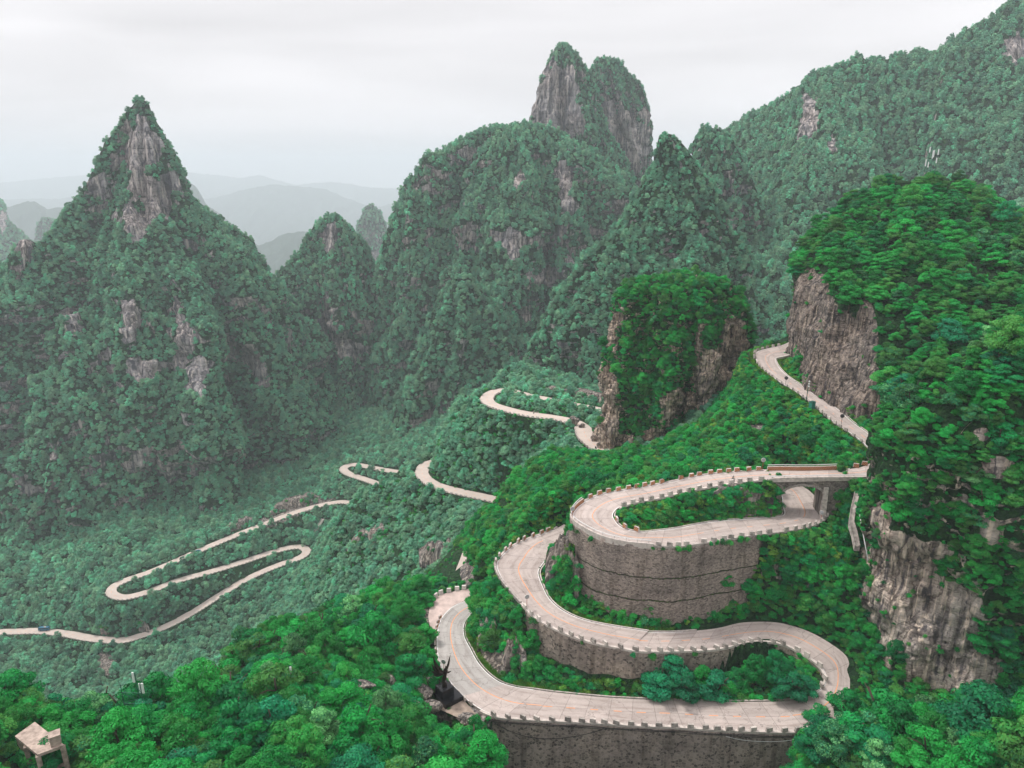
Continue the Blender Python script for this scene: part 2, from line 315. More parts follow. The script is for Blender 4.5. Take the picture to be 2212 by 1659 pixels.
def make_leaf(name, stops, br=1.0, patch=.02):
    m = bpy.data.materials.new(name); m.use_nodes = True; nt = m.node_tree; nt.nodes.clear()
    o = N(nt, 'ShaderNodeOutputMaterial'); oi = N(nt, 'ShaderNodeObjectInfo')
    at = N(nt, 'ShaderNodeAttribute', attribute_name='tone')
    loc = noise(nt, oi.outputs['Location'], patch, 3, .6)
    r = mth(nt, 'ADD', mth(nt, 'MULTIPLY', oi.outputs['Random'], .62), mth(nt, 'MULTIPLY', loc, .42))
    ti = N(nt, 'ShaderNodeAttribute', attribute_name='tint', attribute_type='OBJECT'); own = mth(nt, 'GREATER_THAN', ti.outputs['Fac'], .001)
    r = mth(nt, 'ADD', mth(nt, 'MULTIPLY', r, mth(nt, 'SUBTRACT', 1.0, own)), ti.outputs['Fac'])
    r = mth(nt, 'ADD', r, mth(nt, 'MULTIPLY', mth(nt, 'SUBTRACT', at.outputs['Fac'], .5), .22))
    c = ramp(nt, r, stops)
    r2 = mth(nt, 'FRACT', mth(nt, 'MULTIPLY', oi.outputs['Random'], 37.7))
    val = mth(nt, 'MULTIPLY', mth(nt, 'ADD', .62*br, mth(nt, 'MULTIPLY', at.outputs['Fac'], .6*br)), mth(nt, 'ADD', .62, mth(nt, 'MULTIPLY', r2, .72)))
    s = N(nt, 'ShaderNodeVectorMath', operation='SCALE'); LK(nt, c, s.inputs[0]); LK(nt, val, s.inputs['Scale'])
    d = N(nt, 'ShaderNodeBsdfPrincipled'); d.inputs['Roughness'].default_value = .55; d.inputs['Specular IOR Level'].default_value = .18; LK(nt, s.outputs[0], d.inputs['Base Color'])
    t = N(nt, 'ShaderNodeBsdfTranslucent'); LK(nt, s.outputs[0], t.inputs['Color'])
    mx = N(nt, 'ShaderNodeMixShader'); mx.inputs[0].default_value = .28; LK(nt, d.outputs[0], mx.inputs[1]); LK(nt, t.outputs[0], mx.inputs[2]); LK(nt, mx.outputs[0], o.inputs['Surface'])
    return m
G_NEAR = [(.08, (.014, .24, .11)), (.30, (.010, .25, .06)), (.48, (.018, .34, .055)), (.62, (.030, .33, .06)), (.76, (.085, .26, .05)), (.88, (.008, .16, .075)), (.97, (.15, .42, .15))]
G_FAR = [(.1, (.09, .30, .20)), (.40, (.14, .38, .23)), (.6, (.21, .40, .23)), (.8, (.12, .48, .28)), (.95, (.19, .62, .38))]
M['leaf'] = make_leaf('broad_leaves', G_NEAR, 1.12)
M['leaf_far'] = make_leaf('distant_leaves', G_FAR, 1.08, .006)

M['cliff'] = make_rock('dark_streaked_limestone', .8)
M['leaf_lime'] = make_leaf('scrub_leaves', [(.15, (.05, .27, .04)), (.4, (.12, .34, .05)), (.6, (.22, .38, .06)), (.8, (.06, .24, .05)), (.95, (.26, .26, .09))], 1.05, .05)
# ------------------------------------------------------------------ roads: traced edges turned into surveyed stations
def catmull(P, n):
    P = np.asarray(P, float); out = []
    for i in range(len(P)-1):
        p0 = P[max(i-1, 0)]; p1 = P[i]; p2 = P[i+1]; p3 = P[min(i+2, len(P)-1)]
        for k in range(n):
            t = k/n; out.append(.5*(2*p1+(p2-p0)*t+(2*p0-5*p1+4*p2-p3)*t*t+(3*p1-p0-3*p2+p3)*t**3))
    out.append(P[-1]); return np.array(out)
class Road: pass
ROADS = []
def make_road(stations, sub=5, carve=True, nocarve=None, wallO=(), wallI=(), near=True):
    r = Road(); O = []; I = []
    for o, i, z in stations: O.append(PZ(*o, z)); I.append(PZ(*i, z))
    r.O = catmull(O, sub); r.I = catmull(I, sub); r.sub = sub
    r.C = (r.O+r.I)/2; r.hw = np.linalg.norm((r.O-r.I)[:, :2], axis=1)/2
    r.nocarve = nocarve or []; r.wallO = wallO; r.wallI = wallI; r.near = near
    ROADS.append(r); return r
def line_road(pts, hw, sub=6):
    C = catmull([PZ(a, b, z) for a, b, z in pts], sub); t = np.gradient(C, axis=0); n = np.stack([-t[:, 1], t[:, 0]], 1); n /= np.linalg.norm(n, axis=1)[:, None]+1e-9
    r = Road(); r.C = C; r.hw = np.full(len(C), hw); r.O = C.copy(); r.I = C.copy(); r.O[:, :2] += n*hw; r.I[:, :2] -= n*hw; r.sub = sub
    r.nocarve = []; r.wallO = (); r.wallI = (); r.near = False; ROADS.append(r); return r
UP = make_road([  # upper road: from behind the right cliff, over the bridge, round the drum and under the bridge
 ((1745, 722), (1765, 745), -61.0), ((1715, 734), (1735, 757), -61.3), ((1688, 746), (1700, 768), -61.6), (c6(1800, 935), c6(1872, 1018), -62.0), (c6(1700, 965), c6(1868, 1042), -62.4),
 (c6(1686, 1010), c6(1880, 1075), -62.8), (c6(1720, 1085), c6(1915, 1125), -63.3), (c6(1800, 1155), c6(1980, 1185), -64.0), (c6(1920, 1240), c6(2080, 1250), -64.8),
 (c6(2060, 1325), c6(2215, 1345), -65.6), ((1765, 882), (1806, 880), -66.6), ((1804, 914), (1841, 911), -67.5), ((1840, 938), (1874, 935), -68.4), ((1870, 962), (1902, 962), -69.4),
 (c2(2170, 150), (1912, 1005), -70.3), (c2(2100, 215), c2(2130, 310), -70.9), (c2(1950, 250), c2(1960, 322), -71.3),
 (c2(1600, 265), c2(1600, 326), -72.0), (c2(1300, 264), c2(1330, 332), -72.6), (c2(1000, 277), c2(1080, 352), -73.3), (c2(700, 305), c2(800, 392), -74.0),
 (c2(400, 365), c2(520, 445), -74.7), (c2(150, 412), c2(270, 505), -75.3), (c1(1900, 443), c1(1995, 545), -75.7), (c1(1720, 480), c1(1890, 585), -76.3),
 (c1(1580, 545), c1(1848, 625), -76.8), (c1(1500, 625), c1(1840, 655), -77.2), (c1(1500, 685), c1(1852, 685), -77.5), (c1(1590, 755), c1(1885, 730), -77.8),
 (c1(1760, 835), c1(1950, 770), -78.1), (c1(1960, 882), c1(2070, 795), -78.4), (c2(215, 900), c2(265, 785), -78.7), (c2(430, 915), c2(440, 765), -79.2),
 (c2(650, 890), c2(620, 730), -79.7), (c2(900, 848), c2(820, 700), -80.2), (c2(1150, 812), c2(1050, 683), -80.7), (c2(1400, 782), c2(1240, 670), -81.1),
 (c2(1580, 748), c2(1340, 658), -81.4), (c2(1700, 700), c2(1378, 645), -81.8), (c2(1745, 640), c2(1385, 620), -82.1), (c2(1725, 575), c2(1372, 580), -82.4),
 (c2(1670, 510), c2(1368, 530), -82.8), (c2(1610, 445), c2(1360, 480), -83.2), (c2(1530, 395), c2(1330, 440), -83.6), (c2(1400, 355), c2(1260, 410), -84.0)], nocarve=[(15.4, 18.4)])
UP.wallO = ((25.5, 35.0),)
LO = make_road([  # lower road: from the hairpin at the statue, along the bottom, round the right loop, past the drum foot
 (c3(560, 140), c3(570, 250), -109.4), (c3(465, 200), c3(492, 310), -109.2), (c3(330, 255), c3(448, 365), -108.9), (c3(240, 335), c3(418, 415), -108.6), (c3(198, 420), c3(412, 470), -108.4),
 (c3(180, 520), c3(425, 540), -108.1), (c3(180, 640), c3(470, 625), -107.9), (c3(200, 745), c3(530, 735), -107.7), (c3(255, 860), c3(610, 830), -107.5), (c3(350, 985), c3(720, 912), -107.3),
 (c3(490, 1110), c3(850, 955), -107.1), (c3(680, 1205), c3(1000, 978), -107), (c3(950, 1232), c3(1150, 1000), -106.9), (c3(1250, 1245), c3(1350, 1022), -106.8), (c3(1600, 1262), c3(1650, 1050), -106.7),
 (c3(1950, 1285), c3(1950, 1066), -106.5), (c4(400, 1292), c4(330, 1070), -106.3), (c4(750, 1315), c4(650, 1082), -106.1), (c4(1100, 1332), c4(950, 1088), -105.9), (c4(1500, 1335), c4(1300, 1085), -105.5),
 (c4(1780, 1270), c4(1500, 1065), -105), (c4(1920, 1130), c4(1640, 1020), -104.4), (c4(1950, 980), c4(1720, 960), -103.8), (c4(1950, 850), c4(1745, 900), -103.2), (c4(1942, 740), c4(1735, 840), -102.6),
 (c4(1900, 670), c4(1690, 770), -102.1), (c4(1780, 580), c4(1600, 700), -101.6), (c4(1620, 490), c4(1440, 610), -101.1), (c4(1470, 435), c4(1300, 570), -100.6), (c4(1330, 403), c4(1150, 560), -100.1),
 (c4(1180, 395), c4(1020, 580), -99.7), (c4(1000, 405), c4(880, 615), -99.3), (c4(820, 448), c4(700, 635), -98.9), (c4(620, 472), c4(500, 643), -98.5), (c4(400, 486), c4(300, 646), -98.1),
 (c4(200, 485), c4(120, 640), -97.7), (c3(1990, 476), c3(1800, 622), -97.3), (c3(1780, 445), c3(1550, 575), -96.9), (c3(1530, 400), c3(1320, 500), -96.5), (c3(1370, 350), c3(1130, 412), -96.1),
 (c3(1240, 280), c3(1010, 330), -95.8), (c3(1150, 195), c3(910, 225), -95.5), (c3(1100, 100), c3(830, 135), -95.2), (c1(1203, 1185), c1(893, 1220), -94.9), (c1(1198, 1130), c1(845, 1130), -94.5),
 (c1(1225, 1085), c1(835, 1065), -94.1), (c1(1255, 1040), c1(875, 1005), -93.7), (c1(1265, 980), c1(960, 930), -93.2), (c1(1290, 920), c1(1080, 868), -92.7), (c1(1350, 880), c1(1210, 822), -92.2),
 (c1(1450, 850), c1(1330, 775), -91.7), (c1(1560, 800), c1(1430, 720), -91.2)])
LO.wallO = ((10.6, 20),); LO.wallI = ((21, 40.6),)
MID = [
 line_road([(1345, 1000, -105.5), (1318, 985, -106.5), (1290, 965, -107.5), (1268, 946, -108.5), (1262, 932, -109.5), (1258, 922, -111), (1235, 910, -112.5), (1190, 901, -114), (1140, 894, -116), (1095, 884, -118), (1060, 872, -120), (1052, 858, -121), (1068, 846, -122), (1095, 843, -122.5), (1125, 850, -122.5), (1160, 858, -122), (1220, 870, -121), (1290, 884, -120), (1350, 896, -119)], 3.6),
 line_road([(1110, 1092, -160), (1070, 1079, -161), (1010, 1066, -162), (950, 1051, -163), (922, 1036, -164), (911, 1019, -165), (920, 1003, -166), (950, 995, -166.5)], 3.6),
 line_road([(890, 1024, -282.5), (851, 1018, -283), (815, 1012, -284), (780, 1005, -285), (757, 1004, -286), (742, 1012, -287), (753, 1023, -288), (785, 1034, -289), (812, 1044, -290), (822, 1055, -291), (826, 1072, -292)], 4.2),
 line_road([(790, 1108, -298), (775, 1097, -300), (762, 1088, -301), (735, 1084, -303), (690, 1092, -306), (640, 1106, -308), (560, 1136, -311), (480, 1168, -314), (410, 1198, -316), (330, 1233, -319), (272, 1253, -321), (244, 1268, -322), (243, 1283, -323), (270, 1290, -324), (320, 1278, -324.5), (385, 1254, -325), (450, 1236, -325.5), (520, 1215, -326), (580, 1195, -326.5), (620, 1184, -327), (648, 1181, -327.5), (662, 1190, -328), (648, 1204, -329), (600, 1221, -331), (540, 1247, -335), (480, 1282, -340), (420, 1320, -345), (360, 1352, -348), (300, 1374, -351), (260, 1383, -352), (200, 1379, -353), (150, 1370, -353.5), (90, 1363, -354), (30, 1364, -355), (-60, 1368, -356)], 3.8)]
MID += [line_road([(1006, 1190, -122.5), (999, 1210, -121), (992, 1228, -120), (986, 1246, -119)], .9)]
addz_late = [(1032, 1330, -106), (1036, 1300, -104.5), (1042, 1270, -102.5), (1032, 1240, -104), (1060, 1330, -103)]
# ------------------------------------------------------------------ terrain
ctl = []
def addz(pts, conv=None):
    for x, y, z in pts:
        p = conv(x, y) if conv else (x, y); ctl.append(PZ(*p, z))
def addd(pts):
    for x, y, d in pts: ctl.append(PD(x, y, d))
def addh(pts):
    for x, d, z in pts: ctl.append(HID(x, d, z))
addz([(1420, 960, -106), (1900, 1000, -106), (1100, 880, -105.5), (850, 860, -104.5), (1250, 870, -105.5), (1800, 960, -105.5)], c3)
addz([(300, 1000, -105.5), (800, 870, -105), (1200, 900, -104.8), (1400, 850, -104.2), (1500, 960, -105), (1560, 800, -103.4), (1000, 730, -104), (600, 780, -104.8), (1300, 1000, -105.2)], c4)
addz([(200, 1600, -96.8), (500, 1565, -96.5), (800, 1500, -96.2)], c2); addz([(1650, 1480, -96), (1450, 1400, -95.2), (1300, 1250, -92.5), (1400, 950, -84), (1480, 810, -80), (1330, 1080, -88)], c1)
addz([(900, 1150, -88), (1200, 1000, -85), (1500, 1000, -86), (1800, 900, -84.5), (1900, 1200, -90), (1400, 1400, -94), (1000, 1400, -94), (700, 1400, -95), (1700, 1500, -96.5), (1250, 1250, -90.5), (1850, 700, -83), (1950, 1400, -94), (900, 1000, -85)], c2)
addz([(300, 600, -77.5), (600, 650, -78.7), (900, 640, -79.7), (1200, 640, -80.7), (100, 700, -78.4), (1000, 450, -76), (1200, 500, -78.5), (700, 480, -76)], c2)
addz([(300, 300, -78), (700, 210, -76), (1000, 150, -74), (1400, 100, -72), (1800, 100, -70.5), (1700, 180, -72), (2000, 150, -71)], c2)
addz([(1600, 900, -72), (1560, 960, -76), (1650, 830, -66), (1700, 880, -68), (1800, 950, -71), (1620, 800, -68), (1640, 870, -69), (1750, 920, -69.5)])
addz([(1200, 1080, -82), (1150, 1120, -88), (1100, 1150, -95), (1060, 1180, -102), (1200, 1000, -90), (1150, 1050, -97), (1230, 960, -105), (1300, 1020, -88), (1400, 1000, -88), (1450, 1010, -84), (1120, 1030, -100), (1010, 1180, -110), (1180, 980, -101), (1090, 1075, -104)])
addd([(1200, 930, 335), (1160, 965, 345), (1110, 1020, 352), (1070, 1055, 358), (1000, 920, 385), (960, 960, 395), (1050, 980, 365), (1130, 940, 352), (1000, 1030, 375), (1050, 920, 372), (870, 1005, 425), (930, 960, 408), (970, 890, 410), (1030, 860, 400),
 (1100, 862, 375), (1000, 1110, 348), (900, 1080, 382), (850, 1060, 405), (1000, 1150, 335), (800, 1100, 415), (770, 1092, 428), (740, 1130, 432), (700, 1190, 435), (800, 1180, 385), (900, 1180, 350), (960, 1230, 310), (850, 1230, 345),
 (650, 1240, 455), (700, 1260, 400), (600, 1300, 462), (590, 1370, 455), (500, 1400, 540), (400, 1430, 532), (300, 1450, 526), (150, 1430, 535), (50, 1450, 520), (0, 1420, 545), (200, 1400, 550), (-200, 1430, 535), (450, 1340, 572), (380, 1380, 560), (520, 1300, 590), (1060, 1110, 325), (1010, 1090, 350), (950, 1110, 365)])
addh([(1000, 560, -215), (900, 560, -260), (850, 560, -285), (800, 560, -300), (740, 560, -315), (1000, 700, -240), (1090, 460, -135), (1000, 470, -165), (930, 480, -205)])
addd([(690, 1145, 648), (100, 1250, 600), (0, 1200, 620), (150, 1310, 576), (450, 1130, 655), (600, 1080, 690), (700, 1050, 715), (780, 980, 760), (870, 980, 730), (950, 900, 760), (820, 900, 860), (700, 900, 900), (900, 950, 700), (1000, 860, 600), (1100, 800, 480), (1050, 830, 460), (-200, 1250, 600), (330, 1310, 549), (400, 1285, 566), (310, 1335, 552), (470, 1245, 596), (1250, 840, 400), (1180, 835, 420)])
addh([(0, 92, -84), (60, 98, -88.5), (110, 104, -88.5), (170, 106, -88), (-100, 95, -80)])
addd([(300, 1590, 116), (50, 1528, 119), (150, 1565, 117), (450, 1530, 128), (600, 1490, 145), (600, 1450, 163), (700, 1410, 166), (800, 1350, 177), (880, 1300, 186), (920, 1265, 196), (530, 1400, 172), (580, 1360, 180),
 (700, 1530, 132), (850, 1530, 141), (850, 1460, 156), (900, 1380, 166), (800, 1610, 112), (700, 1680, 105), (950, 1610, 120), (1040, 1670, 114), (1040, 1610, 128), (900, 1570, 126), (400, 1640, 106), (550, 1600, 114), (-150, 1600, 105), (-200, 1659, 95)])
addz([(961, 1509, -107.3), (935, 1515, -107.2), (985, 1535, -107.6), (925, 1470, -107), (905, 1500, -105.5), (870, 1490, -104.2), (1010, 1545, -108)])
addh([(x, 165, -150) for x in (-250, -50, 150, 300)]+[(x, 240, -215) for x in (-300, 0, 200, 400, 500)]+[(x, 330, -270) for x in (-400, 0, 300, 500, 600)]+[(560, 215, -160), (620, 240, -170), (700, 260, -180), (800, 265, -170), (900, 262, -150), (960, 255, -135), (480, 200, -150)])
addh([(1150, 122, -128), (1300, 120, -130), (1500, 120, -130), (1680, 118, -124), (1150, 100, -112), (1400, 90, -125), (1400, 60, -120), (700, 60, -70), (100, 60, -62), (1900, 70, -72)])
addd([(1800, 1659, 112), (1740, 1630, 121), (1850, 1610, 119), (2000, 1620, 112), (2212, 1610, 100), (2212, 1680, 94), (1800, 1570, 130), (2400, 1600, 98), (1900, 1560, 124), (2050, 1560, 116)])
addh([(2000, 152, -108), (2200, 150, -108), (1950, 175, -92), (2050, 210, -80), (1900, 255, -66), (2300, 220, -66), (1800, 270, -70), (1700, 345, -160), (1650, 320, -135), (1600, 290, -98), (1665, 285, -92), (1500, 300, -104), (1400, 300, -106), (1450, 260, -98), (1550, 250, -84), (1350, 330, -115), (1500, 420, -160), (1700, 500, -200), (2000, 450, -180), (2300, 400, -140), (1900, 330, -110)])
addz(addz_late); addz([(1200, 882, -119.5), (1160, 873, -120.5), (1245, 889, -118.5), (1120, 868, -120)]); addz([(150, 210, -110.2), (110, 300, -110.2), (100, 400, -110), (300, 100, -110.6), (420, 80, -110.8)], c3)
def foot(r, side, t0, t1, off, z, st=.5):
    for t in np.arange(t0, t1, st):
        i = int(t*r.sub); o, q = (r.O[i], r.I[i]) if side > 0 else (r.I[i], r.O[i]); n = (o-q)[:2]; n /= np.linalg.norm(n); ctl.append((o[0]+n[0]*off, o[1]+n[1]*off, z))
foot(LO, 1, 10.6, 20, 2.2, -124, .7); foot(LO, 1, 10.6, 20, 8, -127, 1.5); foot(UP, 1, 25.8, 36, 2.4, -97, .8); foot(LO, -1, 30, 40, 2.0, -105.8, 1.0)
for x in (-900, -500, -200, 100, 400, 700): 
    for y in (1000, 1400): ctl.append((x, y, -320 if x < 300 else -230))
for x, y, z in ((-1500, 600, -340), (1500, 600, -180), (0, 1500, -300), (-600, 700, -340), (700, 800, -200), (-300, 20, -80), (0, 20, -80), (300, 20, -70)): ctl.append((x, y, z))
for r in ROADS:
    st = 8 if r.near else 5
    for i in range(0, len(r.C), st):
        t = i/r.sub
        if any(a <= t <= b for a, b in r.nocarve): continue
        ctl.append(tuple(r.C[i]-np.array([0, 0, .3])))
CT = np.array(ctl)
def lp(x, y): return np.stack([np.arctan2(x, y), np.log(np.hypot(x, y))], -1)
Q = lp(CT[:, 0], CT[:, 1])
Dm = np.sqrt(((Q[:, None]-Q[None])**2).sum(-1)+1e-6)
n_ = len(Q); A = np.zeros((n_+3, n_+3)); A[:n_, :n_] = Dm - np.eye(n_)*.002; A[:n_, n_] = 1; A[:n_, n_+1:] = Q; A[n_, :n_] = 1; A[n_+1:, :n_] = Q.T
W = np.linalg.solve(A, np.concatenate([CT[:, 2], np.zeros(3)]))
def base_h(x, y):
    q = lp(x, y); out = np.empty(len(q))
    for s in range(0, len(q), 20000):
        b = q[s:s+20000]; D = np.sqrt(((b[:, None]-Q[None])**2).sum(-1)+1e-6); out[s:s+20000] = D@W[:n_]+W[n_]+b@W[n_+1:]
    return out
def road_dist(r, P):
    """distance to the centre line, interpolated height, half width, station, side (+1 = O side)"""
    m = len(P); best = np.full(m, 1e9); zz = np.zeros(m); hh = np.zeros(m); tt = np.zeros(m); ss = np.zeros(m); ff = np.zeros(m)
    A_ = r.C[:-1]; B_ = r.C[1:]
    for i in range(len(A_)):
        if any(a <= i/r.sub <= b for a, b in r.nocarve): continue
        a = A_[i, :2]; d = B_[i, :2]-a; L = d@d+1e-9; u = np.clip(((P-a)@d)/L, 0, 1); q = P-a-u[:, None]*d; e = np.hypot(q[:, 0], q[:, 1]); k = e < best
        if not k.any(): continue
        best[k] = e[k]; zz[k] = (A_[i, 2]+(B_[i, 2]-A_[i, 2])*u)[k]; hh[k] = r.hw[i]+(r.hw[i+1]-r.hw[i])*u[k]; tt[k] = (i+u[k])/r.sub
        o = (r.O[i]-r.I[i])[:2]; ss[k] = np.sign(q[k]@o)
    return best, zz, hh, tt, ss
ap = [(475, 190), (465, 108), (355, 128), (285, 143), (215, 160), (165, 190), (148, 225), (115, 290), (106, 350), (118, 420), (140, 470), (165, 520), (178, 560), (178, 520), (194, 420), (236, 335), (328, 252)]
za = lambda y: -109.25 if y < 300 else -109.25+(y-300)*.0042
APRON = [PZ(*c3(x*1.0+(-14 if x < 200 else 0), y-(12 if y < 240 else 0)), za(y))[:2] for x, y in ap]
def terrain_h(x, y, detail=True):
    x = np.asarray(x, float); y = np.asarray(y, float); h = base_h(x, y); P = np.stack([x, y], 1); rr = np.hypot(x, y)
    edge = np.full(len(x), 1e9); wz = np.zeros(len(x)); wz2 = np.zeros(len(x)); keep = np.ones(len(x)); hardz = np.full(len(x), np.nan); harde = np.full(len(x), 1e9)
    for r in ROADS:
        lo = r.C[:, :2].min(0)-25; hi = r.C[:, :2].max(0)+25; k = np.where((x > lo[0]) & (x < hi[0]) & (y > lo[1]) & (y < hi[1]))[0]
        if not len(k): continue
        d, z, hw, t, s = road_dist(r, P[k]); e = d-hw
        wall = np.zeros(len(k), bool)
        for a, b in r.wallO: wall |= (t >= a) & (t <= b) & (s > 0)
        for a, b in r.wallI: wall |= (t >= a) & (t <= b) & (s < 0)
        bl = np.where(wall, .6, 4.0 if r.near else 6.0); off = np.where(wall, -1.6, .9 if r.near else 1.2)
        wgt = 1-sstep(0, 1, (e-off)/bl)
        wz[k] += wgt*(z-.35); wz2[k] += wgt; keep[k] *= (1-wgt)
        hd = (e < off) & (e < harde[k]); kk = k[hd]; hardz[kk] = z[hd]-.35; harde[kk] = e[hd]
        edge[k] = np.minimum(edge[k], e)
    if detail:
        p = np.stack([x, y, h*.6], 1); amp = sstep(1.5, 14, edge)
        h = h+amp*np.minimum(rr/150, 1.6)*1.5*fbm(p, 1/18, 4, 3)+sstep(4, 55, edge)*sstep(250, 420, rr)*(13*fbm(p, 1/60, 4, 5)-10*np.clip(.35-np.abs(fbm(p, 1/90, 3, 8))*2.2, 0, 1))
    h2 = (wz+keep*h)/(wz2+keep+1e-9); ok = ~np.isnan(hardz); h2[ok] = hardz[ok]
    k = np.where((x > -40) & (x < 10) & (y > 120) & (y < 220))[0]
    if len(k):
        ins = np.zeros(len(k), bool); n = len(APRON)
        for i in range(n):
            (ax, ay), (bx, by) = APRON[i], APRON[(i+1) % n]; c_ = ((ay > y[k]) != (by > y[k])) & (x[k] < (bx-ax)*(y[k]-ay)/(by-ay+1e-12)+ax); ins ^= c_
        h2[k[ins]] = np.minimum(h2[k[ins]], -109.9); edge[k[ins]] = -5
    return h2, edge
NR_, NT_ = 560, 760
rad = np.exp(np.linspace(math.log(35), math.log(1700), NR_)); tht = np.linspace(R(-52), R(52), NT_)
TH, RA = np.meshgrid(tht, rad); X = (RA*np.sin(TH)).ravel(); Y = (RA*np.cos(TH)).ravel()
H, EDGE = terrain_h(X, Y)
TV = np.stack([X, Y, H], 1)
def gridF(nr, nt, wrap=False):
    i, j = np.meshgrid(np.arange(nr-1), np.arange(nt if wrap else nt-1), indexing='ij'); a = i*nt+j; b = i*nt+(j+1) % nt
    return np.stack([a.ravel(), b.ravel(), (b+nt).ravel(), (a+nt).ravel()], 1).astype(np.int32)
def vnormals(V, F):
    n = np.cross(V[F[:, 2]]-V[F[:, 0]], V[F[:, 3]]-V[F[:, 1]]); N_ = np.zeros_like(V)
    for k in range(4): np.add.at(N_, F[:, k], n)
    return N_/(np.linalg.norm(N_, axis=1)[:, None]+1e-9)
def set_attr(me, name, val):
    a = me.attributes.new(name, 'FLOAT', 'POINT'); a.data.foreach_set('value', np.asarray(val, np.float32))
def patch_mask(V, patches, seed=0, rough=.6):
    """patches: (px, py, rx, ry[, tilt]) bare rock faces, on the surface the photo shows them on"""
    x, y, d = proj(V); m = np.zeros(len(V)); nn = fbm(V, 1/14, 3, seed)*rough*1.6
    for p in patches:
        px, py, rx, ry = p[:4]; a = R(p[4]) if len(p) > 4 else 0; dx = x-px; dy = y-py
        u = (dx*math.cos(a)+dy*math.sin(a))/rx; v = (-dx*math.sin(a)+dy*math.cos(a))/ry
        m = np.maximum(m, 1-sstep(.75, 1.15, np.sqrt(u*u+v*v)+nn))
    return m
SURF = []       # surfaces that carry vegetation: (name, V, F, rock, size function key)
TF = gridF(NR_, NT_); tn = vnormals(TV, TF); tn *= np.sign(tn[:, 2])[:, None]+1e-9
t_rock = patch_mask(TV, [(1080, 1440, 34, 40), (1135, 1270, 26, 36), (1450, 868, 90, 20), (930, 1475, 35, 16), (885, 1500, 40, 15), (920, 1330, 14, 60), (1000, 1545, 60, 25), (640, 1105, 100, 10, -22), (1700, 905, 14, 18), (1640, 925, 20, 12), (230, 1440, 18, 24), (1225, 1020, 20, 10), (1010, 1240, 12, 20)], 2)
steep = 1-sstep(.22, .42, tn[:, 2]); t_rock = np.maximum(t_rock, steep*.4*(np.hypot(X, Y) < 260))
me = mkmesh('hillside', TV, TF[:, ::-1].copy(), [M['ground']], True); set_attr(me, 'rock', t_rock)
hill = mkobj('hillside', me); tag(hill, kind='structure')
SURF.append(['hillside', TV, TF, t_rock, EDGE])
# ground sheet below everything, to the horizon
g = mkobj('ground', mkmesh('ground', [(-14000, -200, -1000), (14000, -200, -1000), (14000, 20500, -1000), (-14000, 20500, -1000)], [(0, 1, 2, 3)], [M['far_ground']])); tag(g, kind='structure')
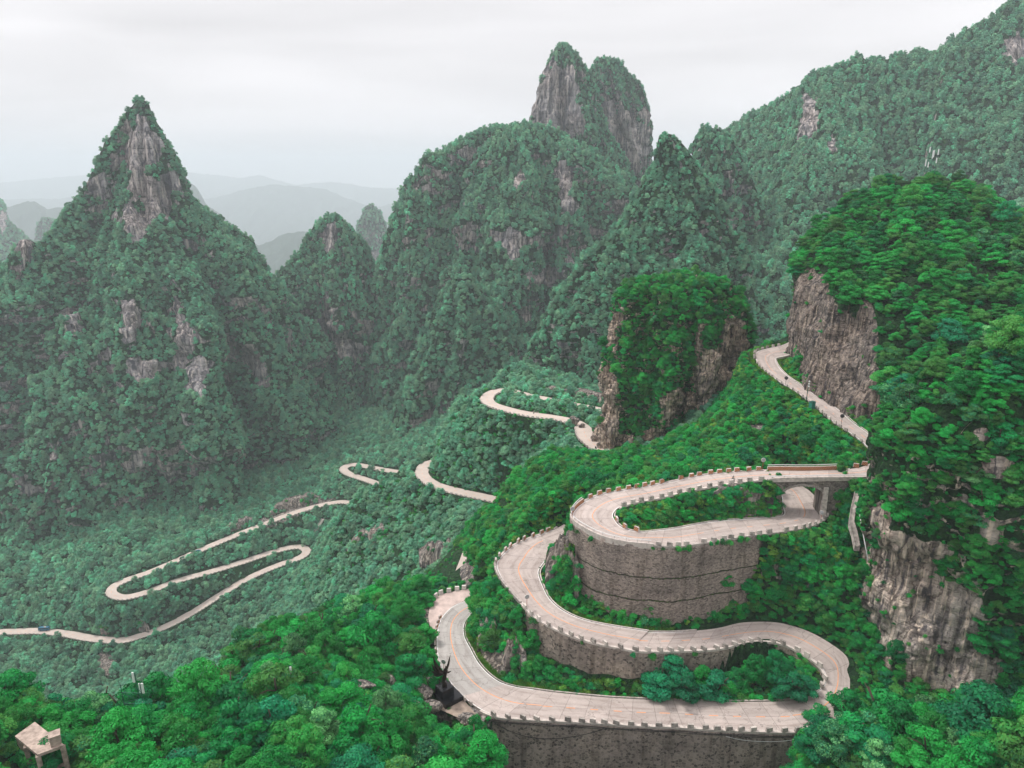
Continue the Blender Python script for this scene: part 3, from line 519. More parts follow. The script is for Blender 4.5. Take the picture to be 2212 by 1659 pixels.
# ------------------------------------------------------------------ karst towers and hills: closed lofts round a vertical axis
def loft(name, rows, d0, kb=(1, 1), nt=220, nz=160, amp=.24, sp=(5, 9, 14), patches=(), seed=0, mat='far_ground', rockbias=0, exp=2.0, fine=1.0, veg=True, cliffcut=.04, pw=1.0, backk=None, spa=.11, inset=None):
    """rows: (py, left px, right px) silhouette of the mass at its own distance; the depth half-axis is kb times the half-width"""
    Y0 = d0*(CP-((rows[0][1]-CY)/FOC)*0) if False else None
    ymid = sum(r[0] for r in rows)/len(rows); Y0 = d0*(CP-(ymid-CY)/FOC*SP); L = []
    for py, xl, xr in rows:
        dy = (py-CY)/FOC; d = Y0/(CP-dy*SP); z = -d*(SP+dy*CP); L.append((z, ((xl+xr)/2-CX)/FOC*d, (xr-xl)/2/FOC*d))
    L = np.array(L); L = L[np.argsort(-L[:, 0])]; ins = (4.0 if mat == 'far_ground' else 1.4) if inset is None else inset; L[:, 2] -= ins*np.clip(L[:, 2]/26, .12, 1); L[:, 0] -= np.linspace(1, 0, len(L))**2*ins*1.2; s = np.linspace(0, 1, nz)**1.0
    zz = L[0, 0]+(L[-1, 0]-L[0, 0])*s; cx = np.interp(-zz, -L[:, 0], L[:, 1]); a = np.interp(-zz, -L[:, 0], L[:, 2])
    kk = kb[0]+(kb[1]-kb[0])*s**pw; b = a*kk
    th = np.linspace(0, 2*math.pi, nt, endpoint=False)
    T, S = np.meshgrid(th, np.arange(nz)); A_ = a[S]; B_ = b[S]; Z = zz[S]; c, s_ = np.cos(T), np.sin(T)
    rr = (np.abs(c)**exp+np.abs(s_)**exp)**(-1/exp)
    rng = np.random.RandomState(seed+5)
    q = np.stack([c*2.2, s_*2.2, Z/(a.max()*2.2)], -1)
    ns = fbm(q, 1.3, 5, seed)
    wv = sum(np.cos(k*T+rng.rand()*6.3+1.4*vnoise(np.stack([Z/(a.max()*.9), Z*0+k, c], -1), seed+k)) for k in sp)
    wv2 = -np.abs(wv)/len(sp)
    face = np.clip(np.abs(s_)*1.2, .25, 1)       # keep the traced outline, let the faces towards and away from the valley fold
    rr = rr*(1+face*(amp*ns*1.6+spa*wv+spa*1.2*wv2*sstep(0, .25, s[S])))
    Yb = B_*s_*rr
    if backk: Yb = np.where(s_ > 0, Yb*backk, Yb)
    V = np.stack([cx[S]+A_*c*rr, Y0+Yb, Z], -1).reshape(-1, 3)
    V = np.concatenate([V, [[cx[0], Y0, zz[0]+a[0]*.25]]]); F = gridF(nz, nt, True)
    n = vnormals(V, F)
    k = a.max(); LOC = np.clip(A_.ravel()/k*2.0, .08, 1)[:, None]; V[:-1] += (n*(fbm(V, 1/(k*.16), 5, seed+9, .55)*k*.085*fine)[:, None])[:-1]*LOC
    blk = fbm(V*[1, 1, .4], 1/(k*.11), 4, seed+13, .6); V[:-1] += (n*((np.round(blk*6)/6*.6+blk*.4)*k*.075*fine)[:, None])[:-1]*LOC
    n = vnormals(V, F)
    # orient outwards
    if ((V[:-1]-np.array([cx.mean(), Y0, 0]))*n[:-1])[:, :2].sum() < 0: n = -n; F = F[:, ::-1].copy()
    top = len(V)-1; cap = np.array([[j, (j+1) % nt, top, top] for j in range(nt)])
    rock = patch_mask(V, patches, seed)
    st = 1-sstep(cliffcut-.16, cliffcut+.06, n[:, 2]+.35*fbm(V, 1/(k*.25), 3, seed+3)); rock = np.maximum(rock, st*.62)+rockbias
    Fl = F.tolist()+[[j, (j+1) % nt, top] for j in range(nt)]
    me = bpy.data.meshes.new(name); me.from_pydata(V.tolist(), [], Fl); me.update(); me.materials.append(M[mat]); me.polygons.foreach_set('use_smooth', np.ones(len(me.polygons), bool))
    set_attr(me, 'rock', rock); o = mkobj(name, me); tag(o, kind='structure')
    if veg: SURF.append([name, V, F, rock, None])
    return V
def ridge(name, crest, foot, back, nu=360, nv=130, amp=10, gully=16, gs=70, pw=1.15, patches=(), seed=0, mat='far_ground', veg=True, cliffcut=.18):
    """crest: (px, py, depth); foot/back: (distance in front of / behind the crest, height)"""
    C = np.array([PD(*c) for c in crest]); u = np.linspace(0, 1, nu); t = np.linspace(0, 1, len(C)); 
    L = np.concatenate([[0], np.cumsum(np.linalg.norm(np.diff(C, axis=0), axis=1))]); L /= L[-1]
    Cc = np.stack([np.interp(u, L, C[:, i]) for i in range(3)], 1); rows = []
    dirn = Cc[:, :2]/np.linalg.norm(Cc[:, :2], axis=1)[:, None]
    v = np.concatenate([np.linspace(-1, 0, int(nv*.72)), np.linspace(0, 1, nv-int(nv*.72)+1)[1:]])
    U, Vv = np.meshgrid(np.arange(nu), v); f = np.abs(Vv)
    dist = np.where(Vv < 0, -foot[0], back[0])*f; zf = np.where(Vv < 0, foot[1], back[1]); z = Cc[U, 2]+(zf-Cc[U, 2])*f**pw
    P = np.stack([Cc[U, 0]+dirn[U, 0]*dist, Cc[U, 1]+dirn[U, 1]*dist, z], -1).reshape(-1, 3); ff = f.ravel()
    gl = np.abs(fbm(np.stack([P[:, 0], P[:, 1]*.28, P[:, 2]*.28], 1), 1/gs, 4, seed+1))
    P[:, 2] += (amp*fbm(P, 1/(gs*.5), 5, seed)*sstep(0, .06, ff) - gully*(1-np.clip(gl*3, 0, 1))*sstep(.0, .3, ff))
    P[:, 2] += amp*.28*fbm(P, 1/(gs*.12), 3, seed+4)
    F = gridF(len(v), nu); n = vnormals(P, F)
    if n[:, 2].sum() < 0: n = -n; F = F[:, ::-1].copy()
    rock = patch_mask(P, patches, seed); st = 1-sstep(cliffcut-.1, cliffcut+.08, n[:, 2]); rock = np.maximum(rock, st*.8)
    me = mkmesh(name, P, F, [M[mat]], True); set_attr(me, 'rock', rock); o = mkobj(name, me); tag(o, kind='structure')
    if veg: SURF.append([name, P, F, rock, None])
    return P
loft('peak_hill', [(204, 302, 306), (208, 297, 312), (216, 291, 320), (238, 274, 327), (262, 264, 340), (300, 238, 362), (335, 228, 376), (370, 215, 390), (420, 190, 404), (450, 165, 424), (500, 128, 482), (560, 85, 536), (600, 62, 576), (650, 25, 608), (700, -5, 628), (760, -25, 668), (850, -60, 705), (950, -90, 745), (1050, -110, 765), (1150, -150, 760), (1300, -190, 700), (1400, -200, 640)], 800, (.8, 1.02), nz=260, nt=320, seed=1, amp=.26,
     patches=[(308, 272, 20, 22), (305, 335, 38, 60), (330, 412, 66, 46), (300, 475, 46, 32), (345, 440, 66, 32), (215, 400, 20, 36), (290, 490, 18, 20), (157, 695, 20, 32), (280, 690, 22, 50), (400, 720, 20, 70, -18), (425, 800, 38, 52, -24), (390, 770, 28, 58, -12), (325, 797, 40, 24), (555, 800, 16, 50, -20), (215, 565, 7, 10), (150, 1195, 40, 16)])
loft('pillar_hill', [(508, 42, 60), (525, 32, 76), (570, 24, 84), (620, 16, 80), (680, 20, 84), (760, 10, 90), (900, 0, 100)], 720, (1, 1), nt=70, nz=80, seed=2, patches=[(55, 560, 22, 45)])
loft('small_peak_hill', [(456, 706, 728), (470, 688, 742), (485, 672, 760), (520, 655, 782), (545, 648, 800), (570, 622, 812), (600, 600, 825), (640, 590, 842), (700, 590, 850), (760, 600, 862), (850, 580, 900), (950, 560, 930), (1100, 560, 950)], 960, (.9, .95), seed=3, nz=180, nt=220,
     patches=[(714, 515, 18, 34), (700, 700, 32, 50, 18), (755, 755, 38, 22)])
loft('far_peak_hill', [(440, 793, 806), (455, 783, 822), (480, 772, 832), (510, 766, 836), (560, 762, 842), (620, 758, 850), (800, 740, 870)], 2500, (1, 1), nt=100, nz=80, seed=4, patches=[(798, 560, 28, 18)])
loft('massif_tower_hill', [(87, 1207, 1223), (95, 1199, 1234), (110, 1190, 1246), (130, 1180, 1260), (150, 1170, 1272), (175, 1158, 1282), (235, 1146, 1296), (265, 1140, 1312), (320, 1135, 1340), (400, 1110, 1375), (500, 1080, 1400), (700, 1050, 1420), (900, 1040, 1440)], 1060, (.75, .9), seed=5, nz=180, nt=220,
     patches=[(1185, 220, 46, 76, -14), (1210, 180, 30, 48), (1232, 250, 32, 56), (1168, 250, 32, 52), (1215, 300, 36, 28), (1225, 360, 20, 50), (1195, 400, 14, 36), (1255, 420, 50, 22)])
loft('massif_block_hill', [(119, 1292, 1318), (128, 1282, 1336), (145, 1276, 1352), (165, 1272, 1368), (190, 1270, 1384), (230, 1272, 1400), (280, 1274, 1408), (350, 1284, 1407), (420, 1280, 1400), (600, 1260, 1400)], 1150, (.9, .9), nz=140, nt=160, seed=6, exp=2.6,
     patches=[(1318, 245, 20, 52), (1345, 285, 36, 56), (1378, 310, 34, 56), (1398, 290, 14, 50)])
loft('massif_shoulder_hill', [(264, 1110, 1150), (274, 1028, 1190), (283, 1006, 1215), (300, 982, 1240), (325, 946, 1270), (360, 905, 1300), (400, 872, 1345), (450, 856, 1375), (500, 834, 1390), (560, 815, 1400), (640, 812, 1410), (760, 800, 1420), (900, 800, 1400), (1010, 800, 1380), (1150, 760, 1350)], 940, (.55, .95), nz=240, nt=300, seed=17, amp=.3,
     patches=[(1125, 385, 15, 24, 20), (1105, 520, 50, 30), (1225, 385, 22, 60), (1175, 600, 40, 20), (1140, 690, 18, 24), (1110, 545, 22, 18), (965, 665, 8, 8), (1230, 560, 8, 30)])
loft('front_spur_hill', [(585, 985, 1010), (620, 955, 1050), (680, 925, 1095), (740, 900, 1125), (820, 870, 1130), (900, 845, 1110), (980, 825, 1085), (1050, 815, 1060), (1150, 800, 1050)], 800, (.7, .9), nz=130, nt=160, seed=8)
loft('cone_hill', [(274, 1432, 1446), (280, 1424, 1458), (295, 1420, 1474), (315, 1416, 1492), (350, 1405, 1515), (400, 1378, 1545), (450, 1345, 1572), (510, 1298, 1598), (560, 1252, 1618), (610, 1222, 1630), (650, 1195, 1642), (700, 1165, 1650), (750, 1142, 1662), (810, 1122, 1690), (860, 1100, 1720), (920, 1090, 1740)], 600, (.6, .8), nz=240, nt=280, seed=9, amp=.2, patches=[(1440, 868, 120, 18)], sp=(7, 12, 17))
loft('round_hill', [(266, 1520, 1540), (275, 1508, 1565), (300, 1500, 1590), (350, 1490, 1615), (430, 1475, 1640), (520, 1460, 1662), (620, 1440, 1690), (760, 1420, 1720)], 760, (.8, .9), nz=150, nt=160, seed=10)
ridge('great_ridge_hill', [(1470, 420, 980), (1520, 330, 950), (1575, 275, 930), (1610, 258, 915), (1660, 232, 900), (1705, 204, 880), (1735, 175, 865), (1748, 157, 855), (1790, 146, 850), (1850, 130, 845), (1905, 125, 840), (1965, 119, 840), (2035, 112, 830), (2050, 92, 815), (2090, 62, 805), (2125, 48, 800), (2160, 30, 795), (2180, 4, 790), (2230, -12, 780), (2350, -60, 770), (2600, -90, 760)], (430, -210), (350, -100), nu=520, nv=260, amp=30, gully=60, gs=120, seed=11, pw=1.0,
      patches=[(1748, 262, 22, 52, 12), (1740, 215, 14, 22), (2200, 110, 30, 34), (1460, 865, 60, 12), (1800, 310, 12, 14)])
ridge('left_far_hill', [(-250, 360, 2430), (-60, 420, 2340), (0, 432, 2304), (10, 445, 2304), (18, 478, 2295), (40, 498, 2286), (80, 530, 2268), (130, 600, 2268), (230, 720, 2268)], (900, -700), (500, -600), nu=200, nv=90, amp=24, gully=44, gs=160, seed=12, patches=[(5, 480, 8, 30)])
loft('left_stub_hill', [(468, 92, 108), (480, 84, 118), (500, 80, 120), (560, 78, 124), (640, 70, 130)], 3000, (1, 1), nt=70, nz=60, seed=13)
HS = 2.2
FR = dict(nv=70, amp=45, gully=90, gs=330, veg=False)
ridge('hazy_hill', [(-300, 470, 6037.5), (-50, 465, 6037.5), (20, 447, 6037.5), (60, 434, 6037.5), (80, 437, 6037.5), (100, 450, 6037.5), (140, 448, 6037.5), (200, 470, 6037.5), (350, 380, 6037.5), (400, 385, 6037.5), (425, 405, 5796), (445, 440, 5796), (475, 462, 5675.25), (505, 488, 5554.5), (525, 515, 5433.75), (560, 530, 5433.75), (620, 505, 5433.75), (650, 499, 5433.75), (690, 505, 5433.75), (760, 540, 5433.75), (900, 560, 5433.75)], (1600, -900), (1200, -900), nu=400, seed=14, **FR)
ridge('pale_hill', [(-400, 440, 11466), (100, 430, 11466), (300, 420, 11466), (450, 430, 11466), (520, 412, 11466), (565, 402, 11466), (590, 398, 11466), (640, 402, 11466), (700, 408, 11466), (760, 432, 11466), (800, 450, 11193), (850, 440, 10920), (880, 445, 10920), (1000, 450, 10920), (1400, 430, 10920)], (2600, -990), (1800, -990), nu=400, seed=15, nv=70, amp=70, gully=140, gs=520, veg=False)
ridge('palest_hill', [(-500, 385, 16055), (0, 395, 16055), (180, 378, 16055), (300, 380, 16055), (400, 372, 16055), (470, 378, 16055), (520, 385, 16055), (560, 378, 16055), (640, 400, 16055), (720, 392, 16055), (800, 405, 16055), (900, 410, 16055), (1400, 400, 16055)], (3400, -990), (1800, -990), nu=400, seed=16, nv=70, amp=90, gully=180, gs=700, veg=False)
# near rock pillar, right-hand hill with its roadside cliff, and the near right slope
loft('rock_pillar_hill', [(590, 1470, 1525), (597, 1425, 1548), (608, 1365, 1572), (622, 1342, 1588), (650, 1325, 1604), (700, 1318, 1612), (740, 1312, 1618), (790, 1300, 1612), (830, 1294, 1596), (862, 1302, 1584), (900, 1294, 1566), (940, 1284, 1542), (975, 1282, 1520), (1010, 1285, 1505), (1060, 1290, 1500)], 285, (.72, .8), nt=420, nz=340, seed=21, mat='pillar_ground', amp=.14, exp=2.2, fine=1.3, cliffcut=.0,
     patches=[(1316, 870, 40, 140), (1310, 950, 50, 50), (1325, 735, 20, 70, 8), (1345, 690, 10, 30), (1490, 960, 90, 36), (1530, 830, 30, 80), (1450, 880, 50, 50), (1590, 760, 30, 60), (1415, 960, 60, 40), (1510, 730, 14, 40), (1560, 880, 40, 60), (1350, 960, 40, 34)])
def plan_loft(name, levels, nt=360, nz=220, seed=0, patches=(), amp=1.0, mat='ground', cliffcut=.1, rot=0):
    """levels: (z, closed outline [(px, depth) ...]) from bottom to top"""
    lv = []
    for z, o in levels:
        P = np.array([HID(px, d, z) for px, d in o]); P = np.vstack([P, P[:1]]); P = catmull(P, 8); L = np.concatenate([[0], np.cumsum(np.linalg.norm(np.diff(P[:, :2], axis=0), axis=1))]); L /= L[-1]
        u = np.linspace(0, 1, nt, endpoint=False); lv.append(np.stack([np.interp(u, L, P[:, i]) for i in range(2)]+[np.full(nt, z)], 1))
    lv = np.array(lv); zs = np.array([l[0] for l in levels]); zz = np.linspace(zs[0], zs[-1], nz)
    V = np.empty((nz, nt, 3))
    for k, z in enumerate(zz):
        i = min(np.searchsorted(zs, z, side='right')-1, len(zs)-2); t = (z-zs[i])/(zs[i+1]-zs[i]); V[k] = lv[i]*(1-t)+lv[i+1]*t
    V = V.reshape(-1, 3); F = gridF(nz, nt, True); n = vnormals(V, F); c = V.mean(0)
    if ((V-c)*n)[:, :2].sum() < 0: n = -n; F = F[:, ::-1].copy()
    blk = fbm(V*[1, 1, .38], 1/6., 4, seed+7, .6); blk = np.round(blk*7)/7*.6+blk*.4
    V += n*(amp*(2.6*fbm(V*[1, 1, .45], 1/13, 4, seed)+1.6*fbm(V*[1, 1, .6], 1/4., 4, seed+3, .65)+3.6*blk)-1.9*amp)[:, None]
    V = np.concatenate([V, [V[-nt:].mean(0)+[0, 0, 1]]]); n = vnormals(V, F)
    if ((V[:-1]-c)*n[:-1])[:, :2].sum() < 0: n = -n
    rock = patch_mask(V, patches, seed, .3); st = 1-sstep(cliffcut-.1, cliffcut+.15, n[:, 2]); rock = np.maximum(rock, st*.6)
    top = len(V)-1; b0 = (nz-1)*nt
    me = bpy.data.meshes.new(name); me.from_pydata(V.tolist(), [], F.tolist()+[[b0+j, b0+(j+1) % nt, top] for j in range(nt)]); me.update(); me.materials.append(M[mat]); me.polygons.foreach_set('use_smooth', np.ones(len(me.polygons), bool))
    set_attr(me, 'rock', rock); tag(mkobj(name, me), kind='structure'); SURF.append([name, V, F, rock, None]); return V
plan_loft('cliff_hill', [
 (-76, [(1694, 246), (1700, 232), (1724, 218), (1778, 206), (1832, 197), (1896, 189), (1960, 182), (2060, 174), (2300, 168), (2600, 175), (2600, 300), (2200, 340), (1900, 330), (1740, 290)]),
 (-62, [(1695, 248), (1701, 234), (1725, 220), (1779, 208), (1833, 199), (1897, 191), (1962, 184), (2060, 178), (2300, 174), (2600, 180), (2600, 300), (2200, 340), (1900, 330), (1740, 290)]),
 (-50, [(1702, 250), (1703, 238), (1722, 224), (1768, 212), (1830, 204), (1886, 197), (1950, 192), (2080, 188), (2300, 186), (2600, 190), (2600, 300), (2200, 335), (1900, 325), (1745, 290)]),
 (-36, [(1712, 252), (1716, 243), (1732, 231), (1775, 219), (1822, 211), (1880, 205), (1960, 203), (2090, 202), (2300, 200), (2460, 215), (2440, 290), (2200, 330), (1900, 320), (1750, 290)]),
 (-26, [(1735, 257), (1742, 248), (1765, 238), (1800, 230), (1850, 224), (1910, 220), (1990, 218), (2110, 216), (2240, 216), (2320, 232), (2290, 290), (2200, 320), (1920, 312), (1780, 290)]),
 (-16, [(1800, 262), (1815, 256), (1835, 250), (1860, 246), (1895, 243), (1950, 241), (2010, 240), (2070, 240), (2120, 242), (2160, 248), (2165, 278), (2120, 302), (1950, 300), (1830, 285)]),
 (-8, [(1862, 266), (1875, 262), (1890, 258), (1910, 256), (1940, 255), (1975, 254), (2010, 254), (2050, 254), (2090, 256), (2115, 260), (2110, 275), (2060, 288), (1960, 286), (1890, 278)]),
 (-4, [(1905, 268), (1912, 266), (1922, 264), (1940, 262), (1960, 262), (1985, 262), (2010, 262), (2035, 262), (2055, 264), (2065, 266), (2060, 270), (2030, 276), (1970, 276), (1925, 272)])],
 nt=560, nz=260, seed=31, mat='cliff_ground', patches=[(1740, 690, 70, 115), (1800, 770, 95, 100), (1860, 850, 55, 70), (1872, 730, 26, 90), (1800, 870, 60, 60)], amp=.8, cliffcut=-.2)
loft('near_slope_hill', [(560, 2500, 2640), (610, 2360, 2760), (690, 2215, 2880), (740, 2110, 2960), (790, 2055, 3000), (840, 1990, 3020), (890, 1925, 3040), (940, 1896, 3050), (1000, 1888, 3060), (1060, 1884, 3060), (1120, 1882, 3070), (1180, 1884, 3070), (1280, 1862, 3080), (1400, 1840, 3090), (1500, 1825, 3090), (1620, 1800, 3100), (1750, 1790, 3100)], 150, (.42, .50), nt=620, nz=360, seed=22, mat='slope_ground', amp=.10, fine=.55, exp=2.2, cliffcut=-.1, spa=.02, inset=2.0,
     patches=[(1950, 1250, 90, 110), (2020, 1350, 110, 120), (1880, 1400, 50, 110), (1990, 1200, 70, 40), (2050, 1450, 90, 60), (2150, 1010, 40, 26), (2080, 1080, 20, 26), (2120, 940, 20, 16), (2140, 1150, 20, 30), (1905, 1120, 20, 26)])

def cliff(px0, px1, tops, bots, dl, dr, seed, label=None, th=7, amp=1.0, nu=None):
    """a free face of limestone: top and bottom lines traced in the photograph, its own distance at both ends, a real body behind it"""
    nu = nu or max(24, int((px1-px0)*.7)); nv = 40; u = np.linspace(0, 1, nu); px = px0+(px1-px0)*u; ty = np.interp(u, np.linspace(0, 1, len(tops)), tops); by = np.interp(u, np.linspace(0, 1, len(bots)), bots); d = dl+(dr-dl)*u
    md = (ty+by)/2+(by-ty)*.12; e = np.clip(np.sin(math.pi*(.02+.96*u)), 0, 1)**.45*(1+.35*fbm(np.stack([u*9+seed, u*0, u*0], 1), 1., 3, seed)); f_ = np.clip(np.sin(math.pi*(.02+.96*u)), 0, 1)**.45; ty = md+(ty-md)*e; by = md+(by-md)*f_
    T = np.array([PD(a, b, c) for a, b, c in zip(px, ty, d)]); n2 = T[:, :2]/np.linalg.norm(T[:, :2], axis=1)[:, None]
    zb = np.array([PD(a, b, c)[2] for a, b, c in zip(px, by, d)])-3; rows = []
    for v in np.linspace(0, 1, nv):
        off = -1.2*math.sin(v*2.2)*amp*2; rows.append(np.column_stack([T[:, :2]+n2*off, T[:, 2]*(1-v)+zb*v]))
    F_ = np.array(rows)
    V = F_.reshape(-1, 3); k = amp; nn = np.tile(n2, (nv, 1)); q = V*np.array([1, 1, .28])
    dsp = 3.2*k*fbm(q, 1/(9*k), 4, seed)+1.6*k*np.abs(fbm(q, 1/(3.5*k), 4, seed+2)); V[:, :2] -= nn*dsp[:, None]
    B = V.copy(); B[:, :2] += nn*th; B[:, 2] -= .3; m = len(V); F = []
    g = gridF(nv, nu); F = g.tolist()+(g[:, ::-1]+m).tolist()
    ring = list(range(nu))+[i*nu+nu-1 for i in range(1, nv)]+[(nv-1)*nu+j for j in range(nu-2, -1, -1)]+[i*nu for i in range(nv-2, 0, -1)]
    for i in range(len(ring)): a, b = ring[i], ring[(i+1) % len(ring)]; F.append([b, a, a+m, b+m])
    me = bpy.data.meshes.new('cliff'); me.from_pydata(np.vstack([V, B]).tolist(), [], F); me.update(); me.materials.append(M['cliff']); me.polygons.foreach_set('use_smooth', np.ones(len(me.polygons), bool))
    bm = __import__('bmesh').new(); bm.from_mesh(me); __import__('bmesh').ops.recalc_face_normals(bm, faces=bm.faces); bm.to_mesh(me); bm.free()
    tag(mkobj('cliff', me), kind='structure'); CL.append((px0, px1, min(tops), max(bots), min(dl, dr))); SURF.append(['cliff%d' % seed, V, g, np.full(len(V), .55), None])
CL = []
cliff(742, 862, (1172, 1158, 1140, 1140, 1160), (1222, 1220, 1212, 1205, 1190), 400, 372, 1, amp=1.3)
cliff(905, 1003, (1190, 1175, 1178, 1172, 1170), (1215, 1232, 1245, 1232, 1215), 330, 300, 2, amp=1.2)
cliff(214, 322, (1338, 1322, 1318, 1330, 1345), (1366, 1372, 1374, 1372, 1366), 556, 556, 3, amp=1.5)
cliff(322, 470, (1342, 1322, 1296, 1275, 1262), (1362, 1345, 1318, 1290, 1270), 562, 603, 14, amp=1.2)
cliff(926, 1075, (1012, 1022, 1036, 1045, 1055), (1034, 1046, 1058, 1064, 1072), 408, 364, 4, amp=.9)
cliff(1140, 1300, (836, 840, 842, 846, 846), (849, 854, 860, 866, 871), 412, 376, 5, amp=1.0)
cliff(1500, 1672, (1062, 1056, 1050, 1050, 1056), (1098, 1108, 1112, 1112, 1104), 169, 171, 6, amp=.45)
cliff(1030, 1092, (1352, 1342, 1360, 1395), (1400, 1440, 1462, 1465), 165, 160, 7, amp=.8)
cliff(1086, 1140, (1405, 1390, 1400), (1462, 1482, 1478), 156, 155, 8, amp=.7)
cliff(1178, 1252, (1215, 1190, 1175, 1190), (1262, 1290, 1300, 1290), 167, 160, 9, amp=.8)
cliff(1105, 1190, (893, 898, 903), (915, 928, 930), 356, 338, 10, amp=.7)
cliff(560, 700, (1112, 1092, 1078, 1066, 1062), (1142, 1122, 1108, 1098, 1092), 652, 680, 11, amp=1.6)
cliff(480, 560, (1140, 1126, 1112), (1172, 1158, 1142), 628, 650, 12, amp=1.5)
# ------------------------------------------------------------------ plants: prototypes
from mathutils.bvhtree import BVHTree
random.seed(4)
PROTO = bpy.data.collections.new('plant_prototypes')
def crown_mesh(name, lobes, leaves, ls, seed, mat, flat=.72, spread=.62, lr=(.26, .46), h=1.0, tier=False):
    """crown about 2 wide and 2h high with its base at z=0, built of leaf sprays that sit on overlapping lobes"""
    g = np.random.RandomState(seed); C = []; Rr = []; T = []
    for i in range(lobes):
        a = g.rand()*6.283; t = math.sqrt(g.rand()); zz = g.rand()
        env = math.sin(math.pi*min(1, .22+zz*.72))      # narrower at the bottom and the top
        r = g.uniform(*lr)*(1.05-.35*zz)
        C.append((math.cos(a)*t*spread*env, math.sin(a)*t*spread*env, h*(.34+1.25*zz))); Rr.append(r); T.append(g.rand())
    C = np.array(C); Rr = np.array(Rr); T = np.array(T); p = Rr**2/np.sum(Rr**2)
    k = g.choice(lobes, leaves, p=p); d = g.normal(size=(leaves, 3)); d[:, 2] = d[:, 2]+.35; d /= np.linalg.norm(d, axis=1)[:, None]
    pos = C[k]+d*(Rr[k]*g.uniform(.72, 1.08, leaves))[:, None]*np.array([1, 1, flat])
    keep = pos[:, 2] > .05*h; pos = pos[keep]; k = k[keep]; d = d[keep]; n = len(pos)
    nrm = d*np.array([1, 1, 1.15])+g.normal(size=(n, 3))*.42; nrm[:, 2] = np.abs(nrm[:, 2])*.6+.25+nrm[:, 2]*.35
    nrm /= np.linalg.norm(nrm, axis=1)[:, None]
    t1 = np.cross(nrm, g.normal(size=(n, 3))); t1 /= np.linalg.norm(t1, axis=1)[:, None]; t2 = np.cross(nrm, t1)
    s = ls*g.uniform(.6, 1.45, n)[:, None]; asp = g.uniform(.45, .8, n)[:, None]
    V = np.stack([pos-t1*s, pos-t2*s*asp-nrm*s*.12, pos+t1*s, pos+t2*s*asp-nrm*s*.12], 1).reshape(-1, 3)
    F = np.arange(n*4, dtype=np.int32).reshape(-1, 4)
    me = mkmesh(name, V, F, [mat]); tone = np.clip(.5*T[k]+.5*g.rand(n), 0, 1)
    set_attr(me, 'tone', np.repeat(tone, 4)); return me
NEAR = [crown_mesh('crown', 34, 7000, .042, 1, M['leaf'], .46, .70, (.22, .42)), crown_mesh('crown', 24, 6000, .046, 2, M['leaf'], .40, .74, (.22, .42), h=.85), crown_mesh('crown', 38, 8000, .036, 3, M['leaf'], .6, .62, (.18, .34), 1.15),
        crown_mesh('crown', 20, 5000, .050, 4, M['leaf'], .36, .72, (.24, .42), .9)]
SHRUB = [crown_mesh('shrub', 11, 900, .085, 11, M['leaf'], .7, .7, (.34, .55), .7), crown_mesh('shrub', 14, 1000, .078, 12, M['leaf'], .6, .75, (.28, .5), .6), crown_mesh('shrub', 9, 700, .10, 13, M['leaf'], .8, .6, (.38, .6), .9)]
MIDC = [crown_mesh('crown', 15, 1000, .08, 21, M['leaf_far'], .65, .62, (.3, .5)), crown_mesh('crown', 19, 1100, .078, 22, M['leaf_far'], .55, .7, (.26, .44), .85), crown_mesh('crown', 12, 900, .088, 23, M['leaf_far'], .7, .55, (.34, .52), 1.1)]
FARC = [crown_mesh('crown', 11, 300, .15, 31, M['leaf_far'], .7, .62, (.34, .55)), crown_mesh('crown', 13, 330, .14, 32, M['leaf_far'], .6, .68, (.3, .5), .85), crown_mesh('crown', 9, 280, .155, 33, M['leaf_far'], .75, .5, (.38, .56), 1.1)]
MIDN = [crown_mesh('crown', 18, 2300, .058, 41, M['leaf'], .6, .66, (.26, .46)), crown_mesh('crown', 24, 2600, .055, 42, M['leaf'], .55, .7, (.24, .4), .85), crown_mesh('crown', 15, 2000, .066, 43, M['leaf'], .7, .6, (.3, .5), 1.05)]
LIME = [crown_mesh('shrub', 10, 800, .085, 51, M['leaf_lime'], .6, .75, (.3, .5), .6), crown_mesh('shrub', 13, 900, .075, 52, M['leaf_lime'], .55, .8, (.26, .45), .55), crown_mesh('shrub', 8, 650, .10, 53, M['leaf_lime'], .75, .65, (.36, .55), .8)]
LIB = []          # order fixes the instance index (alphabetical names)
for k, me in enumerate(SHRUB+MIDN+MIDC+FARC+NEAR+LIME):
    o = bpy.data.objects.new('plant_%02d' % k, me); PROTO.objects.link(o); LIB.append(o)
IX = dict(shrub=(0, 3), midn=(3, 3), mid=(6, 3), far=(9, 3), near=(12, 4), lime=(16, 3))
def trunk_mesh(name, seed):
    g = random.Random(seed); b = MB(); lean = (g.uniform(-.12, .12), g.uniform(-.12, .12))
    P = [(lean[0]*t*t*3, lean[1]*t*t*3, -.35+1.75*t) for t in (0, .25, .5, .75, 1)]
    b.tube(P, [.085, .06, .048, .035, .02], 7)
    for i in range(7):
        t = g.uniform(.3, .85); z = -.35+1.75*t; a = g.uniform(0, 6.28); L = g.uniform(.35, .6); o = (lean[0]*t*t*3, lean[1]*t*t*3, z)
        b.tube([o, (o[0]+math.cos(a)*L*.5, o[1]+math.sin(a)*L*.5, z+L*.35), (o[0]+math.cos(a)*L, o[1]+math.sin(a)*L, z+L*.5)], [.026, .017, .007], 5)
    return b.mesh(name, [M['bark']], True)
TRUNK = [trunk_mesh('trunk', s) for s in (1, 2, 3, 4)]
